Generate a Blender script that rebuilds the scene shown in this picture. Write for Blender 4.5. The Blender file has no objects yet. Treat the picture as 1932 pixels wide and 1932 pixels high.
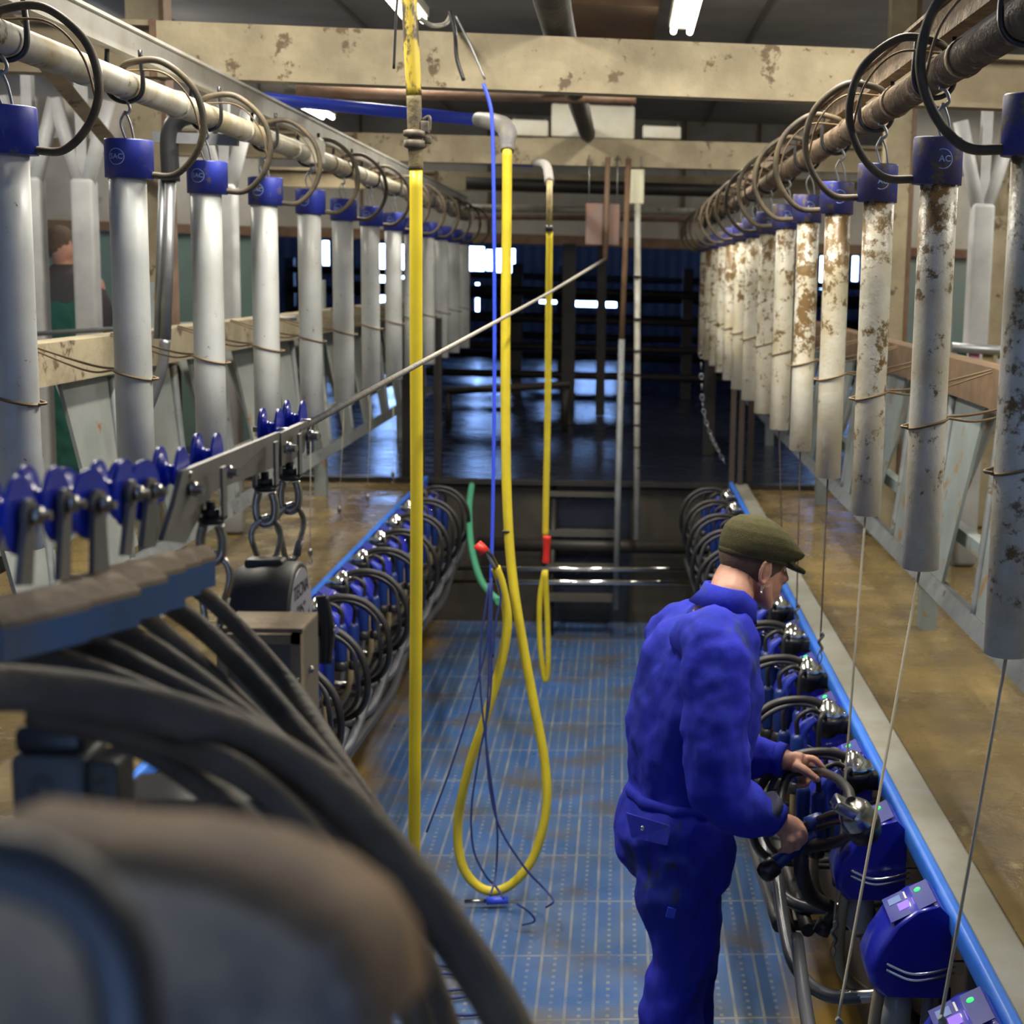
import bpy, math, random
from mathutils import Vector, Matrix, noise
random.seed(7)
S = bpy.context.scene
COL = S.collection
V = Vector
# ------------------------------------------------------------ camera
F, CX, CY, CH = 2833.0, 1400.0, 966.0, 2.35
def _basis():
    y = V((1175-CX, -(520-CY), -F)).normalized()
    u = -V((850-CX, -F*F/446.0, -F)); u = (u - u.dot(y)*y).normalized()
    x = y.cross(u)
    return Matrix((x, y, u))                      # world = R @ cam
R = _basis()
cd = bpy.data.cameras.new('camera'); cam = bpy.data.objects.new('camera', cd); COL.objects.link(cam)
cam.matrix_world = Matrix.Translation((0, 0, CH)) @ R.to_4x4()
cd.sensor_width = 36; cd.lens = F/1932*36; cd.shift_x = -(CX-966)/1932
cd.clip_start = 0.05; cd.clip_end = 200
cd.dof.use_dof = True; cd.dof.focus_distance = 3.0; cd.dof.aperture_fstop = 6.5
S.camera = cam
# ------------------------------------------------------------ world, exposure, room lamps' light
S.view_settings.view_transform = 'Standard'; S.view_settings.look = 'None'
S.view_settings.gamma = 1; S.view_settings.exposure = 0.42
w = bpy.data.worlds.new('sky'); S.world = w; w.use_nodes = True
bg = w.node_tree.nodes['Background']; bg.inputs[0].default_value = (0.27, 0.47, 1, 1); bg.inputs[1].default_value = 22.0
def area(x, y, z, sx, sy, e, col=(1, .93, .8)):
    l = bpy.data.lights.new('tube_light', 'AREA'); l.shape = 'RECTANGLE'; l.size = sx; l.size_y = sy; l.energy = e; l.color = col
    o = bpy.data.objects.new('tube_light', l); COL.objects.link(o); o.location = (x, y, z); return o
LAMPS = [(-1.15, 7.9), (0.30, 7.9), (-1.15, 4.2), (0.5, 4.2), (-2.7, 13.6), (2.5, 13.6), (-3.1, 6.5), (2.6, 6.5), (2.4, 3.0), (-3.1, 10.5), (2.6, 10.5)]  # the pair before the barn opening is added as fill light
for i, (x, y) in enumerate(LAMPS):
    area(x, y, 3.66, .12, 1.4, (42, 42, 58, 58, 22, 22, 26, 30, 34, 16, 16)[i])

# ------------------------------------------------------------ pixel helpers
def ray(px, py): return R @ V((px-CX, -(py-CY), -F))
C0 = V((0, 0, CH))
def atY(px, py, Y): d = ray(px, py); return C0 + d*(Y/d.y)
def atX(px, py, X): d = ray(px, py); return C0 + d*(X/d.x)
def atZ(px, py, Z): d = ray(px, py); return C0 + d*((Z-CH)/d.z)
# ------------------------------------------------------------ materials
MATS = {}
def mat(name, c, rough=.5, metal=0., c2=None, scale=6., spots=None, sth=.62, sscale=14., bump=0., bscale=40., emit=None, es=0., rand=False, wave=None, stretch=(1, 1, 1), spec=.5, coat=0., trans=0., rvar=0., zgrime=None):
    if name in MATS: return MATS[name]
    m = bpy.data.materials.new(name); m.use_nodes = True; nt = m.node_tree; N = nt.nodes; L = nt.links
    b = N['Principled BSDF']; b.inputs['Roughness'].default_value = rough; b.inputs['Metallic'].default_value = metal
    b.inputs['Specular IOR Level'].default_value = spec; b.inputs['Coat Weight'].default_value = coat
    b.inputs['Transmission Weight'].default_value = trans
    b.inputs['Base Color'].default_value = (*c, 1)
    tc = N.new('ShaderNodeTexCoord'); mp = N.new('ShaderNodeMapping'); mp.inputs['Scale'].default_value = stretch
    L.new(tc.outputs['Object'], mp.inputs[0]); vec = mp.outputs[0]
    if rand:
        oi = N.new('ShaderNodeObjectInfo'); mu = N.new('ShaderNodeMath'); mu.operation = 'MULTIPLY'; mu.inputs[1].default_value = 37.
        L.new(oi.outputs['Random'], mu.inputs[0]); ad = N.new('ShaderNodeVectorMath'); ad.operation = 'ADD'
        L.new(vec, ad.inputs[0]); L.new(mu.outputs[0], ad.inputs[1]); vec = ad.outputs[0]
    col = None
    def nz(s, det=4, ro=.6):
        n = N.new('ShaderNodeTexNoise'); n.inputs['Scale'].default_value = s; n.inputs['Detail'].default_value = det; n.inputs['Roughness'].default_value = ro
        L.new(vec, n.inputs['Vector']); return n.outputs[0]
    def mix(fac, a, bb):
        x = N.new('ShaderNodeMix'); x.data_type = 'RGBA'; L.new(fac, x.inputs[0])
        for k, q in ((6, a), (7, bb)):
            if isinstance(q, tuple): x.inputs[k].default_value = (*q, 1)
            else: L.new(q, x.inputs[k])
        return x.outputs[2]
    def ramp(src, a, bb):
        r = N.new('ShaderNodeMapRange'); r.inputs[1].default_value = a; r.inputs[2].default_value = bb; L.new(src, r.inputs[0]); return r.outputs[0]
    if c2:
        col = mix(ramp(nz(scale), .35, .65), c, c2)
    if spots:
        f = ramp(nz(sscale, 6, .7), sth, sth+.05)
        if zgrime:                                  # more splashes between two heights of the part
            sp = N.new('ShaderNodeSeparateXYZ'); L.new(tc.outputs['Object'], sp.inputs[0])
            g = N.new('ShaderNodeMapRange'); g.inputs[1].default_value = zgrime[0]; g.inputs[2].default_value = zgrime[1]; g.inputs[3].default_value = 0; g.inputs[4].default_value = .16
            L.new(sp.outputs[2], g.inputs[0])
            a2 = N.new('ShaderNodeMath'); a2.operation = 'ADD'; L.new(nz(sscale, 6, .7), a2.inputs[0]); L.new(g.outputs[0], a2.inputs[1])
            a3 = N.new('ShaderNodeMath'); a3.operation = 'ADD'; L.new(a2.outputs[0], a3.inputs[0]); 
            n3 = nz(3.2, 2); m3 = N.new('ShaderNodeMath'); m3.operation = 'MULTIPLY_ADD'; m3.inputs[1].default_value = .5; m3.inputs[2].default_value = -.25; L.new(n3, m3.inputs[0]); L.new(m3.outputs[0], a3.inputs[1])
            f = ramp(a3.outputs[0], sth, sth+.08)
        col = mix(f, col if col else c, spots)
    if wave:
        wv = N.new('ShaderNodeTexWave'); wv.bands_direction = wave[0]; wv.inputs['Scale'].default_value = wave[1]; wv.inputs['Distortion'].default_value = wave[3] if len(wave) > 3 else 0
        L.new(vec, wv.inputs[0]); col = mix(wv.outputs[1], col if col else c, wave[2])
    if col: L.new(col, b.inputs['Base Color'])
    if rvar:
        r = N.new('ShaderNodeMapRange'); r.inputs[1].default_value = .3; r.inputs[2].default_value = .7; r.inputs[3].default_value = max(0.03, rough-rvar); r.inputs[4].default_value = min(1, rough+rvar)
        L.new(nz(scale*1.7), r.inputs[0]); L.new(r.outputs[0], b.inputs['Roughness'])
    if bump:
        bp = N.new('ShaderNodeBump'); bp.inputs['Strength'].default_value = bump; bp.inputs['Distance'].default_value = .01
        L.new(nz(bscale), bp.inputs['Height']); L.new(bp.outputs[0], b.inputs['Normal'])
    if emit: b.inputs['Emission Color'].default_value = (*emit, 1); b.inputs['Emission Strength'].default_value = es
    MATS[name] = m; return m
# ------------------------------------------------------------ mesh builder
def catmull(P, n=8):
    P = [V(p) for p in P]
    if len(P) < 3: return P
    out = []
    for i in range(len(P)-1):
        a = P[i-1] if i else P[0]*2-P[1]; b = P[i]; c = P[i+1]; d = P[i+2] if i+2 < len(P) else P[-1]*2-P[-2]
        for k in range(n):
            t = k/n; out.append(.5*((2*b)+(c-a)*t+(2*a-5*b+4*c-d)*t*t+(3*b-a-3*c+d)*t*t*t))
    out.append(P[-1]); return out
class MB:
    def __init__(s): s.v = []; s.f = []; s.sm = []
    def face(s, f, sm=False): s.f.append(tuple(f)); s.sm.append(sm)
    def box(s, c, d, rot=None, bev=0.):
        c = V(c); h = [x/2 for x in d]; M = rot if rot is not None else Matrix.Identity(3)
        if bev <= 0:
            i = len(s.v)
            for z in (-1, 1):
                for y in (-1, 1):
                    for x in (-1, 1): s.v.append(c+M @ V((x*h[0], y*h[1], z*h[2])))
            for q in ((0, 2, 3, 1), (4, 5, 7, 6), (0, 1, 5, 4), (2, 6, 7, 3), (0, 4, 6, 2), (1, 3, 7, 5)): s.face([i+k for k in q])
        else:                                       # rounded box: layers of an octagon-cornered outline
            b = min(bev, min(h)*.95)
            def outline(ins):
                a = h[0]-ins; e = h[1]-ins; o = []
                for sx, sy, a0 in ((1, 1, 0), (-1, 1, 90), (-1, -1, 180), (1, -1, 270)):
                    for k in range(4):
                        t = math.radians(a0+k*30); o.append((sx*(a-b)+b*math.cos(t), sy*(e-b)+b*math.sin(t)))
                return o
            rings = []
            for k in range(4):
                t = math.radians(k*30); rings.append((-h[2]+b*(1-math.sin(t)), b*(1-math.cos(t))))
            rings = [(-h[2], b)] + [(-h[2]+b*(1-math.cos(math.radians(t))), b*(1-math.sin(math.radians(t)))) for t in (30, 60, 90)]
            rings = rings + [(-z, q) for z, q in reversed(rings)]
            idx = []
            for z, ins in rings:
                i = len(s.v); a = max(h[0]-ins, 1e-4); e = max(h[1]-ins, 1e-4); rb = max(b-ins, 1e-4)
                for sx, sy, a0 in ((1, 1, 0), (-1, 1, 90), (-1, -1, 180), (1, -1, 270)):
                    for k in range(4):
                        t = math.radians(a0+k*30); s.v.append(c+M @ V((sx*(a-rb)+rb*math.cos(t), sy*(e-rb)+rb*math.sin(t), z)))
                idx.append(i)
            for a, e in zip(idx, idx[1:]):
                for k in range(16): s.face((a+k, a+(k+1) % 16, e+(k+1) % 16, e+k), True)
            s.face([idx[0]+k for k in reversed(range(16))]); s.face([idx[-1]+k for k in range(16)])
        return s
    def tube(s, P, r, seg=12, sm=True, cap=True, n=8, curve=True, ov=None, rv=None):
        """r: number or list per control point; rv: second radius (oval) along the ov axis"""
        P = [V(p) for p in P]; m = len(P)
        rr = list(r) if hasattr(r, '__len__') else [r]*m
        if curve and m > 2:
            Q = catmull(P, n); q = []
            for i in range(m-1):
                for k in range(n): t = k/n; t = t*t*(3-2*t); q.append(rr[i]*(1-t)+rr[i+1]*t)
            q.append(rr[-1]); P = Q; rr = q
        T = []
        for i in range(len(P)):
            a = P[max(i-1, 0)]; b = P[min(i+1, len(P)-1)]; t = b-a
            T.append(t.normalized() if t.length > 1e-9 else V((0, 0, 1)))
        up = V(ov) if ov else (V((0, 0, 1)) if abs(T[0].z) < .9 else V((0, 1, 0)))
        u = (up-up.dot(T[0])*T[0]).normalized(); base = len(s.v)
        for i, p in enumerate(P):
            t = T[i]; u = (u-u.dot(t)*t)
            if u.length < 1e-6: u = t.orthogonal()
            u.normalize(); w_ = t.cross(u)
            for k in range(seg):
                a = 2*math.pi*k/seg; s.v.append(p+u*math.cos(a)*rr[i]+w_*math.sin(a)*(rr[i]*(rv or 1)))
        for i in range(len(P)-1):
            for k in range(seg):
                a = base+i*seg+k; b = base+i*seg+(k+1) % seg; s.face((a, b, b+seg, a+seg), sm)
        if cap:
            s.face([base+k for k in reversed(range(seg))]); e = base+(len(P)-1)*seg; s.face([e+k for k in range(seg)])
        return s
    def cyl(s, a, b, r, r2=None, seg=16, cap=True): return s.tube([a, b], [r, r if r2 is None else r2], seg, True, cap, curve=False)
    def lathe(s, c, prof, axis=(0, 0, 1), seg=24):
        c = V(c); t = V(axis).normalized(); u = t.orthogonal().normalized(); w_ = t.cross(u); base = len(s.v)
        for (r, h) in prof:
            for k in range(seg): a = 2*math.pi*k/seg; s.v.append(c+t*h+(u*math.cos(a)+w_*math.sin(a))*max(r, 1e-4))
        for i in range(len(prof)-1):
            for k in range(seg):
                a = base+i*seg+k; b = base+i*seg+(k+1) % seg; s.face((a, b, b+seg, a+seg), True)
        s.face([base+k for k in reversed(range(seg))]); e = base+(len(prof)-1)*seg; s.face([e+k for k in range(seg)]); return s
    def ball(s, c, r, seg=16, rot=None):
        c = V(c); r = V(r) if hasattr(r, '__len__') else V((r, r, r)); M = rot if rot is not None else Matrix.Identity(3); base = len(s.v); n = seg//2
        for i in range(1, n):
            t = math.pi*i/n
            for k in range(seg): a = 2*math.pi*k/seg; s.v.append(c+M @ V((r.x*math.sin(t)*math.cos(a), r.y*math.sin(t)*math.sin(a), -r.z*math.cos(t))))
        for i in range(n-2):
            for k in range(seg): a = base+i*seg+k; b = base+i*seg+(k+1) % seg; s.face((a, b, b+seg, a+seg), True)
        lo = len(s.v); s.v.append(c+M @ V((0, 0, -r.z))); s.v.append(c+M @ V((0, 0, r.z))); e = base+(n-2)*seg
        for k in range(seg): s.face((base+(k+1) % seg, base+k, lo), True); s.face((e+k, e+(k+1) % seg, lo+1), True)
        return s
    def prism(s, pts, vec, sm=False):
        pts = [V(p) for p in pts]; vec = V(vec); i = len(s.v); n = len(pts)
        nrm = V((0, 0, 0))
        for k in range(n): nrm += (pts[k]-pts[0]).cross(pts[(k+1) % n]-pts[0])
        if nrm.dot(vec) > 0: pts.reverse()
        s.v += pts; s.v += [p+vec for p in pts]
        s.face([i+k for k in range(n)]); s.face([i+n+k for k in reversed(range(n))])
        for k in range(n): a = i+k; b = i+(k+1) % n; s.face((a, a+n, b+n, b), sm)
        return s
    def loft(s, rings, sm=True):
        base = len(s.v); seg = len(rings[0])
        for r in rings: s.v += [V(p) for p in r]
        for i in range(len(rings)-1):
            for k in range(seg): a = base+i*seg+k; b = base+i*seg+(k+1) % seg; s.face((a, b, b+seg, a+seg), sm)
        s.face([base+k for k in reversed(range(seg))]); e = base+(len(rings)-1)*seg; s.face([e+k for k in range(seg)]); return s
    def build(s, name, m, parent=None, loc=None):
        if parent is not None: o0 = WL[parent.name]; loc = V((0, 0, 0)); off = o0
        else:
            if loc is None:
                mn = [min(v[i] for v in s.v) for i in range(3)]; mx = [max(v[i] for v in s.v) for i in range(3)]
                loc = V(((mn[0]+mx[0])/2, (mn[1]+mx[1])/2, mn[2]))
            loc = V(loc); off = loc
        me = bpy.data.meshes.new(name); me.from_pydata([tuple(v-off) for v in s.v], [], s.f)
        me.polygons.foreach_set('use_smooth', s.sm); me.materials.append(m); me.update()
        o = bpy.data.objects.new(name, me); COL.objects.link(o); o.location = loc
        if parent is not None: o.parent = parent; WL[o.name] = off
        else: WL[o.name] = loc
        return o
WL = {}
def tag(o, label=None, cat=None, group=None, kind=None):
    if label: o['label'] = label
    if cat: o['category'] = cat
    if group: o['group'] = group
    if kind: o['kind'] = kind
    return o
def thing(name, label, cat, loc, group=None):
    o = bpy.data.objects.new(name, None); COL.objects.link(o); o.location = loc; o.empty_display_size = .05
    WL[o.name] = V(loc); return tag(o, label, cat, group)
def kids(o): return [c for c in bpy.data.objects if c.parent == o]
def dup(root, loc, label, scale=None):
    def cp(o, par):
        c = o.copy(); COL.objects.link(c)
        if par is not None: c.parent = par
        for ch in kids(o): cp(ch, c)
        return c
    c = cp(root, None); c.location = loc; c['label'] = label
    if scale: c.scale = scale
    WL[c.name] = V(loc); return c
def struct(mb, name, m, cat=None): o = mb.build(name, m); o['kind'] = 'structure'; return o
def rotz(a): return Matrix.Rotation(a, 3, 'Z')
ORD = ['nearest', 'second', 'third', 'fourth', 'fifth', 'sixth', 'seventh', 'eighth', 'ninth', 'tenth', 'eleventh', 'twelfth', 'thirteenth', 'fourteenth', 'fifteenth', 'sixteenth', 'seventeenth', 'eighteenth']
# ------------------------------------------------------------ palette
M_conc = mat('dusty_concrete', (.42, .37, .28), .85, c2=(.3, .26, .19), scale=5, spots=(.16, .11, .06), sth=.66, bump=.4, bscale=30)
M_beam = mat('cream_beam_paint', (.38, .325, .215), .8, c2=(.24, .20, .13), scale=4, spots=(.12, .085, .05), sth=.585, sscale=9, bump=.3)
M_ceil = mat('ceiling_board', (.32, .31, .30), .85, c2=(.25, .24, .23), scale=2)
M_wallp = mat('pale_wall', (.42, .40, .36), .8, c2=(.32, .3, .26), scale=2.5, spots=(.2, .16, .11), sth=.66, sscale=5)
M_wallg = mat('green_wall', (.12, .19, .17), .6, c2=(.1, .15, .14), scale=2)
M_dark = mat('dark_steel', (.025, .024, .026), .5, .3, c2=(.04, .033, .027), scale=6)
M_galv = mat('galvanised_steel', (.33, .34, .36), .42, .8, c2=(.25, .26, .27), scale=12, spots=(.14, .12, .09), sth=.66)
M_galvd = mat('dull_galvanised', (.24, .26, .27), .6, .4, c2=(.17, .18, .19), scale=8, spots=(.12, .09, .05), sth=.6)
M_pvcL = mat('white_pvc', (.54, .56, .56), .35, c2=(.42, .43, .41), scale=4, spots=(.15, .11, .06), sth=.645, sscale=32, rand=True)
M_pvcR = mat('soiled_white_pvc', (.66, .64, .55), .35, c2=(.5, .44, .3), scale=7, spots=(.17, .105, .04), sth=.595, sscale=26, rand=True, zgrime=(.2, .9), bump=.2, bscale=60)
M_cap = mat('blue_plastic_cap', (.02, .035, .33), .42, c2=(.03, .045, .3), scale=8, spots=(.13, .11, .12), sth=.6, sscale=9, rand=True)
M_capR = mat('soiled_blue_cap', (.03, .04, .27), .5, c2=(.08, .07, .13), scale=14, spots=(.15, .12, .07), sth=.55, sscale=22, rand=True)
M_rub = mat('black_rubber', (.017, .016, .016), .45, c2=(.026, .023, .021), scale=9)
M_rubd = mat('muddy_rubber', (.035, .028, .02), .6, c2=(.1, .075, .04), scale=14, rand=True)
M_rail = mat('rail_pipe', (.42, .41, .36), .5, .1, c2=(.3, .25, .15), scale=9, spots=(.17, .11, .05), sth=.6)
M_railR = mat('caked_rail', (.2, .14, .085), .8, c2=(.1, .07, .045), scale=16, spots=(.33, .25, .17), sth=.6, bump=.7, bscale=60)
M_alu = mat('pale_channel', (.52, .52, .5), .5, .2, c2=(.4, .38, .33), scale=6, spots=(.13, .08, .05), sth=.66, sscale=20)
M_blue = mat('blue_rail_paint', (.03, .16, .72), .35, c2=(.05, .2, .7), scale=9)
M_kerb = mat('grey_kerb', (.29, .29, .26), .6, c2=(.24, .23, .18), scale=7)
M_yel = mat('yellow_hose', (.68, .55, .03), .42, c2=(.55, .44, .03), scale=7, spots=(.12, .09, .02), sth=.69, sscale=30, rand=True)
M_yelp = mat('scuffed_yellow_pipe', (.6, .48, .02), .42, c2=(.5, .39, .02), scale=4, spots=(.08, .06, .02), sth=.68, sscale=18)
M_tape = mat('dark_worn_tape', (.45, .34, .02), .5, c2=(.3, .22, .03), scale=6, spots=(.035, .026, .015), sth=.47, sscale=11, stretch=(1.2, 1.2, .5))
M_bluep = mat('bright_blue_pipe', (.04, .085, .75), .4)
M_rust = mat('rusty_steel', (.13, .065, .038), .8, c2=(.17, .12, .08), scale=9, bump=.4)
M_wood = mat('brown_boards', (.17, .095, .05), .8, c2=(.1, .06, .035), scale=3, stretch=(1, .2, 1))
M_chrome = mat('chrome', (.85, .84, .8), .12, 1.)
M_chromed = mat('worn_chrome', (.5, .49, .46), .25, 1., c2=(.3, .28, .25), scale=20)
M_plate = mat('stall_plate', (.27, .29, .28), .55, .1, c2=(.21, .23, .22), scale=4, spots=(.24, .12, .05), sth=.6, sscale=7, bump=.15)
M_plateb = mat('stall_frame_blue_grey', (.25, .30, .31), .5, .1, c2=(.2, .23, .22), scale=4, spots=(.25, .16, .07), sth=.57, sscale=9)
M_wire = mat('rusty_wire', (.2, .14, .08), .6, .5)
M_cord = mat('pale_cord', (.42, .38, .28), .8)
M_cordd = mat('dark_cord', (.06, .045, .035), .8)
M_cloth = mat('royal_blue_cotton', (.03, .036, .5), .85, c2=(.022, .034, .30), scale=3.5, spots=(.035, .05, .11), sth=.6, sscale=3.2, bump=.55, bscale=9, spec=.15, stretch=(1.6, 1.6, .7))
M_clothd = mat('worn_navy_patch', (.05, .055, .09), .85)
M_skin = mat('skin', (.50, .27, .19), .5, c2=(.46, .22, .15), scale=14, bump=.1, bscale=150)
M_cap_w = mat('olive_tweed', (.085, .078, .038), .95, c2=(.065, .062, .032), scale=60, bump=.5, bscale=350, spec=.1)
M_hair = mat('cropped_hair', (.13, .09, .06), .8, c2=(.09, .06, .04), scale=90, bump=.5, bscale=400)
M_blk = mat('black_plastic', (.018, .018, .02), .35)
M_elec = mat('blue_enclosure', (.012, .018, .36), .28, coat=.3)
M_led = mat('green_led', (.0, .6, .1), .4, emit=(.05, 1, .15), es=1.2)
M_scr = mat('violet_display', (.2, .1, .8), .4, emit=(.16, .08, .75), es=.5)
M_key = mat('pale_keypad', (.12, .2, .45), .5)
M_white = mat('off_white_plastic', (.72, .70, .62), .5, c2=(.6, .57, .45), scale=5)
M_clear = mat('milky_clear_plastic', (.4, .42, .4), .25, c2=(.3, .3, .27), scale=8)
M_cup = mat('blue_steel_cup', (.01, .03, .17), .35)
M_sheave = mat('glossy_blue_nylon', (.015, .035, .5), .25)
M_bluegr = mat('blue_grey_saddle', (.06, .15, .32), .6, c2=(.10, .14, .19), scale=12, spots=(.25, .19, .11), sth=.62)
M_dust = mat('dusty_rubber_hose', (.036, .029, .022), .7, c2=(.135, .10, .062), scale=5, bump=.3, bscale=90)
M_dusto = mat('dust_covered_steel', (.36, .27, .165), .8, c2=(.2, .15, .095), scale=9, bump=.3)
M_steel = mat('flat_bar_steel', (.2, .19, .175), .5, .5, c2=(.15, .145, .135), scale=10)
M_body = mat('black_cast_housing', (.02, .019, .017), .5, c2=(.05, .042, .03), scale=9)
M_label = mat('silver_label', (.42, .42, .44), .4, .3)
M_ink = mat('black_ink', (.01, .01, .01), .6)
M_inkw = mat('pale_blue_ink', (.32, .42, .75), .6)
M_red = mat('red_plastic', (.6, .03, .02), .4)
M_green = mat('green_hose', (.05, .26, .15), .45)
M_lamp = mat('fluorescent_tube', (1, 1, .95), .5, emit=(1, .96, .85), es=14)
M_greencl = mat('green_overalls', (.015, .09, .07), .85)
M_greycl = mat('dark_grey_shirt', (.05, .045, .05), .9)

# floor of the pit: ribbed blue mat with raised lines
def floor_mat():
    m = bpy.data.materials.new('ribbed_blue_mat'); m.use_nodes = True; nt = m.node_tree; N = nt.nodes; L = nt.links; b = N['Principled BSDF']
    tc = N.new('ShaderNodeTexCoord'); sp = N.new('ShaderNodeSeparateXYZ'); L.new(tc.outputs['Object'], sp.inputs[0])
    def mth(op, a, bb=None, c=None):
        n = N.new('ShaderNodeMath'); n.operation = op
        for i, q in enumerate((a, bb, c)):
            if q is None: continue
            if isinstance(q, (int, float)): n.inputs[i].default_value = q
            else: L.new(q, n.inputs[i])
        return n.outputs[0]
    def lines(src, per, wd):
        fr = mth('FRACT', mth('DIVIDE', mth('ADD', src, 50.), per)); d = mth('ABSOLUTE', mth('SUBTRACT', fr, .5)); return mth('LESS_THAN', d, wd/per/2)
    def nz(s, d=5):
        n = N.new('ShaderNodeTexNoise'); n.inputs['Scale'].default_value = s; n.inputs['Detail'].default_value = d; L.new(tc.outputs['Object'], n.inputs[0]); return n.outputs[0]
    def mix(f, a, bb):
        x = N.new('ShaderNodeMix'); x.data_type = 'RGBA'
        if isinstance(f, (int, float)): x.inputs[0].default_value = f
        else: L.new(f, x.inputs[0])
        for k, q in ((6, a), (7, bb)):
            if isinstance(q, tuple): x.inputs[k].default_value = (*q, 1)
            else: L.new(q, x.inputs[k])
        return x.outputs[2]
    def mr(s, a, bb, c=0., d=1.):
        r = N.new('ShaderNodeMapRange'); r.inputs[1].default_value = a; r.inputs[2].default_value = bb; r.inputs[3].default_value = c; r.inputs[4].default_value = d; L.new(s, r.inputs[0]); return r.outputs[0]
    n1 = nz(2.2); base = mix(mr(n1, .3, .7), (.035, .115, .34), (.06, .105, .19))
    rib = lines(sp.outputs[1], .014, .005)
    base = mix(mth('MULTIPLY', rib, .5), base, (.02, .04, .10))
    lon = lines(sp.outputs[0], .092, .010); cr = lines(sp.outputs[1], .46, .012)
    dots = mth('MULTIPLY', lines(mth('ADD', sp.outputs[0], .046), .092, .012), lines(sp.outputs[1], .046, .018))
    ln = mth('MAXIMUM', mth('MAXIMUM', lon, cr), dots)
    base = mix(mth('MULTIPLY', ln, mr(nz(5.), .3, .7, .15, .75)), base, (.27, .26, .2))
    dirt = mr(nz(3.1), .48, .66, 0, .8); base = mix(dirt, base, (.085, .08, .075))
    ex = mth('ADD', mth('ABSOLUTE', mth('SUBTRACT', sp.outputs[0], -.0)), mth('MULTIPLY', mth('SUBTRACT', nz(1.7), .5), .5))
    base = mix(mr(ex, .82, 1.02), base, (.20, .125, .025))
    L.new(base, b.inputs['Base Color']); L.new(mr(nz(4.), .3, .7, .22, .5), b.inputs['Roughness'])
    bp = N.new('ShaderNodeBump'); bp.inputs['Strength'].default_value = .35; bp.inputs['Distance'].default_value = .004
    L.new(mth('ADD', mth('MULTIPLY', rib, -1), ln), bp.inputs['Height']); L.new(bp.outputs[0], b.inputs['Normal']); return m
M_plat = mat('wet_brown_platform', (.25, .175, .06), .26, c2=(.14, .10, .045), scale=2.6, spots=(.27, .21, .1), sth=.6, sscale=5, bump=.35, bscale=14, rvar=.14)
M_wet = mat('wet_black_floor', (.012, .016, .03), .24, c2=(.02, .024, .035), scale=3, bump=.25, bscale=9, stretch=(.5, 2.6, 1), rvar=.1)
M_pitw = mat('pit_wall', (.075, .05, .03), .7, c2=(.04, .03, .02), scale=5, spots=(.15, .09, .05), sth=.62, bump=.4)

# ============================================================ SETTING
b = MB(); b.box((-.24, 4.6, -.03), (2.28, 11.3, .06)); fl = b.build('floor', floor_mat(), loc=(-.24, 4.6, 0)); fl['kind'] = 'structure'
struct(MB().box((-2.95, 3.5, .46), (3.3, 13.1, .97)), 'floor_platform_left', M_plat)
struct(MB().box((2.4, 3.5, .46), (3.06, 13.1, .97)), 'floor_platform_right', M_plat)
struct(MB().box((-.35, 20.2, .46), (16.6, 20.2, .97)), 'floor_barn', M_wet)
struct(MB().box((-1.34, 3.5, .45), (.1, 13.1, .9)), 'wall_pit_left', M_pitw)
struct(MB().box((.86, 3.5, .45), (.1, 13.1, .9)), 'wall_pit_right', M_pitw)
struct(MB().box((-.24, -1.05, .46), (2.3, .1, .97)), 'wall_pit_near', M_pitw)
struct(MB().box((-.35, 10.06, .963), (16.6, .07, .03)), 'trim_1', M_dark)                       # dark joint where the barn floor starts
struct(MB().box((.818, 3.6, .955), (.10, 12.9, .055), bev=.008), 'trim_2', M_kerb)
# blue edge rails
for x, side in ((-1.275, 'left'), (.752, 'right')):
    tag(MB().box((x, 3.9, .975), (.032, 12.2, .055), bev=.012).build('edge_rail', M_blue), 'bright blue painted rail along the %s edge of the milking pit' % side, 'rail', 'blue rails on the pit edges')
# ceiling with joints, walls
b = MB(); b.box((-.35, 6.4, 3.93), (9.0, 18.8, .06)); struct(b, 'ceiling', M_ceil)
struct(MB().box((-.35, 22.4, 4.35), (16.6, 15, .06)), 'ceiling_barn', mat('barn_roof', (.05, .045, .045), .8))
for i in range(8):
    struct(MB().box((-4.2+i*1.25, 6.4, 3.895), (.03, 18, .012)), 'trim_%d' % (10+i), mat('joint_strip', (.14, .13, .12), .7))
struct(MB().box((-4.75, 4.6, 1.75), (.12, 15.2, 1.7)), 'wall_left', M_wallg)
struct(MB().box((-4.75, 4.6, 3.3), (.12, 15.2, 1.4)), 'wall_left_upper', M_wallp)
struct(MB().box((4.05, 4.6, 1.75), (.12, 15.2, 1.7)), 'wall_right', mat('teal_wall', (.13, .22, .22), .6, c2=(.2, .22, .2), scale=1.5))
struct(MB().box((4.05, 4.6, 3.3), (.12, 15.2, 1.4)), 'wall_right_upper', M_wallp)
struct(MB().box((-4.68, 4.6, 2.55), (.03, 15.2, .07)), 'trim_3', M_rust)
struct(MB().box((3.98, 4.6, 2.55), (.03, 15.2, .07)), 'trim_4', M_rust)
struct(MB().box((-.35, -3.0, 2), (8.8, .12, 4)), 'wall_near', M_wallp)
# header wall over the opening into the barn, with panel joints
struct(MB().box((-.35, 15.55, 3.37), (16, .14, 1.3)), 'wall_header', M_wallp)
for i, x in enumerate((-2.6, -1.35, .6, 1.35, 2.6)):
    struct(MB().box((x, 15.46, 3.37), (.025, .03, 1.3)), 'trim_%d' % (30+i), M_rust)
struct(MB().box((-.35, 15.42, 2.68), (16, .16, .1)), 'trim_5', M_rust)
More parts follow.
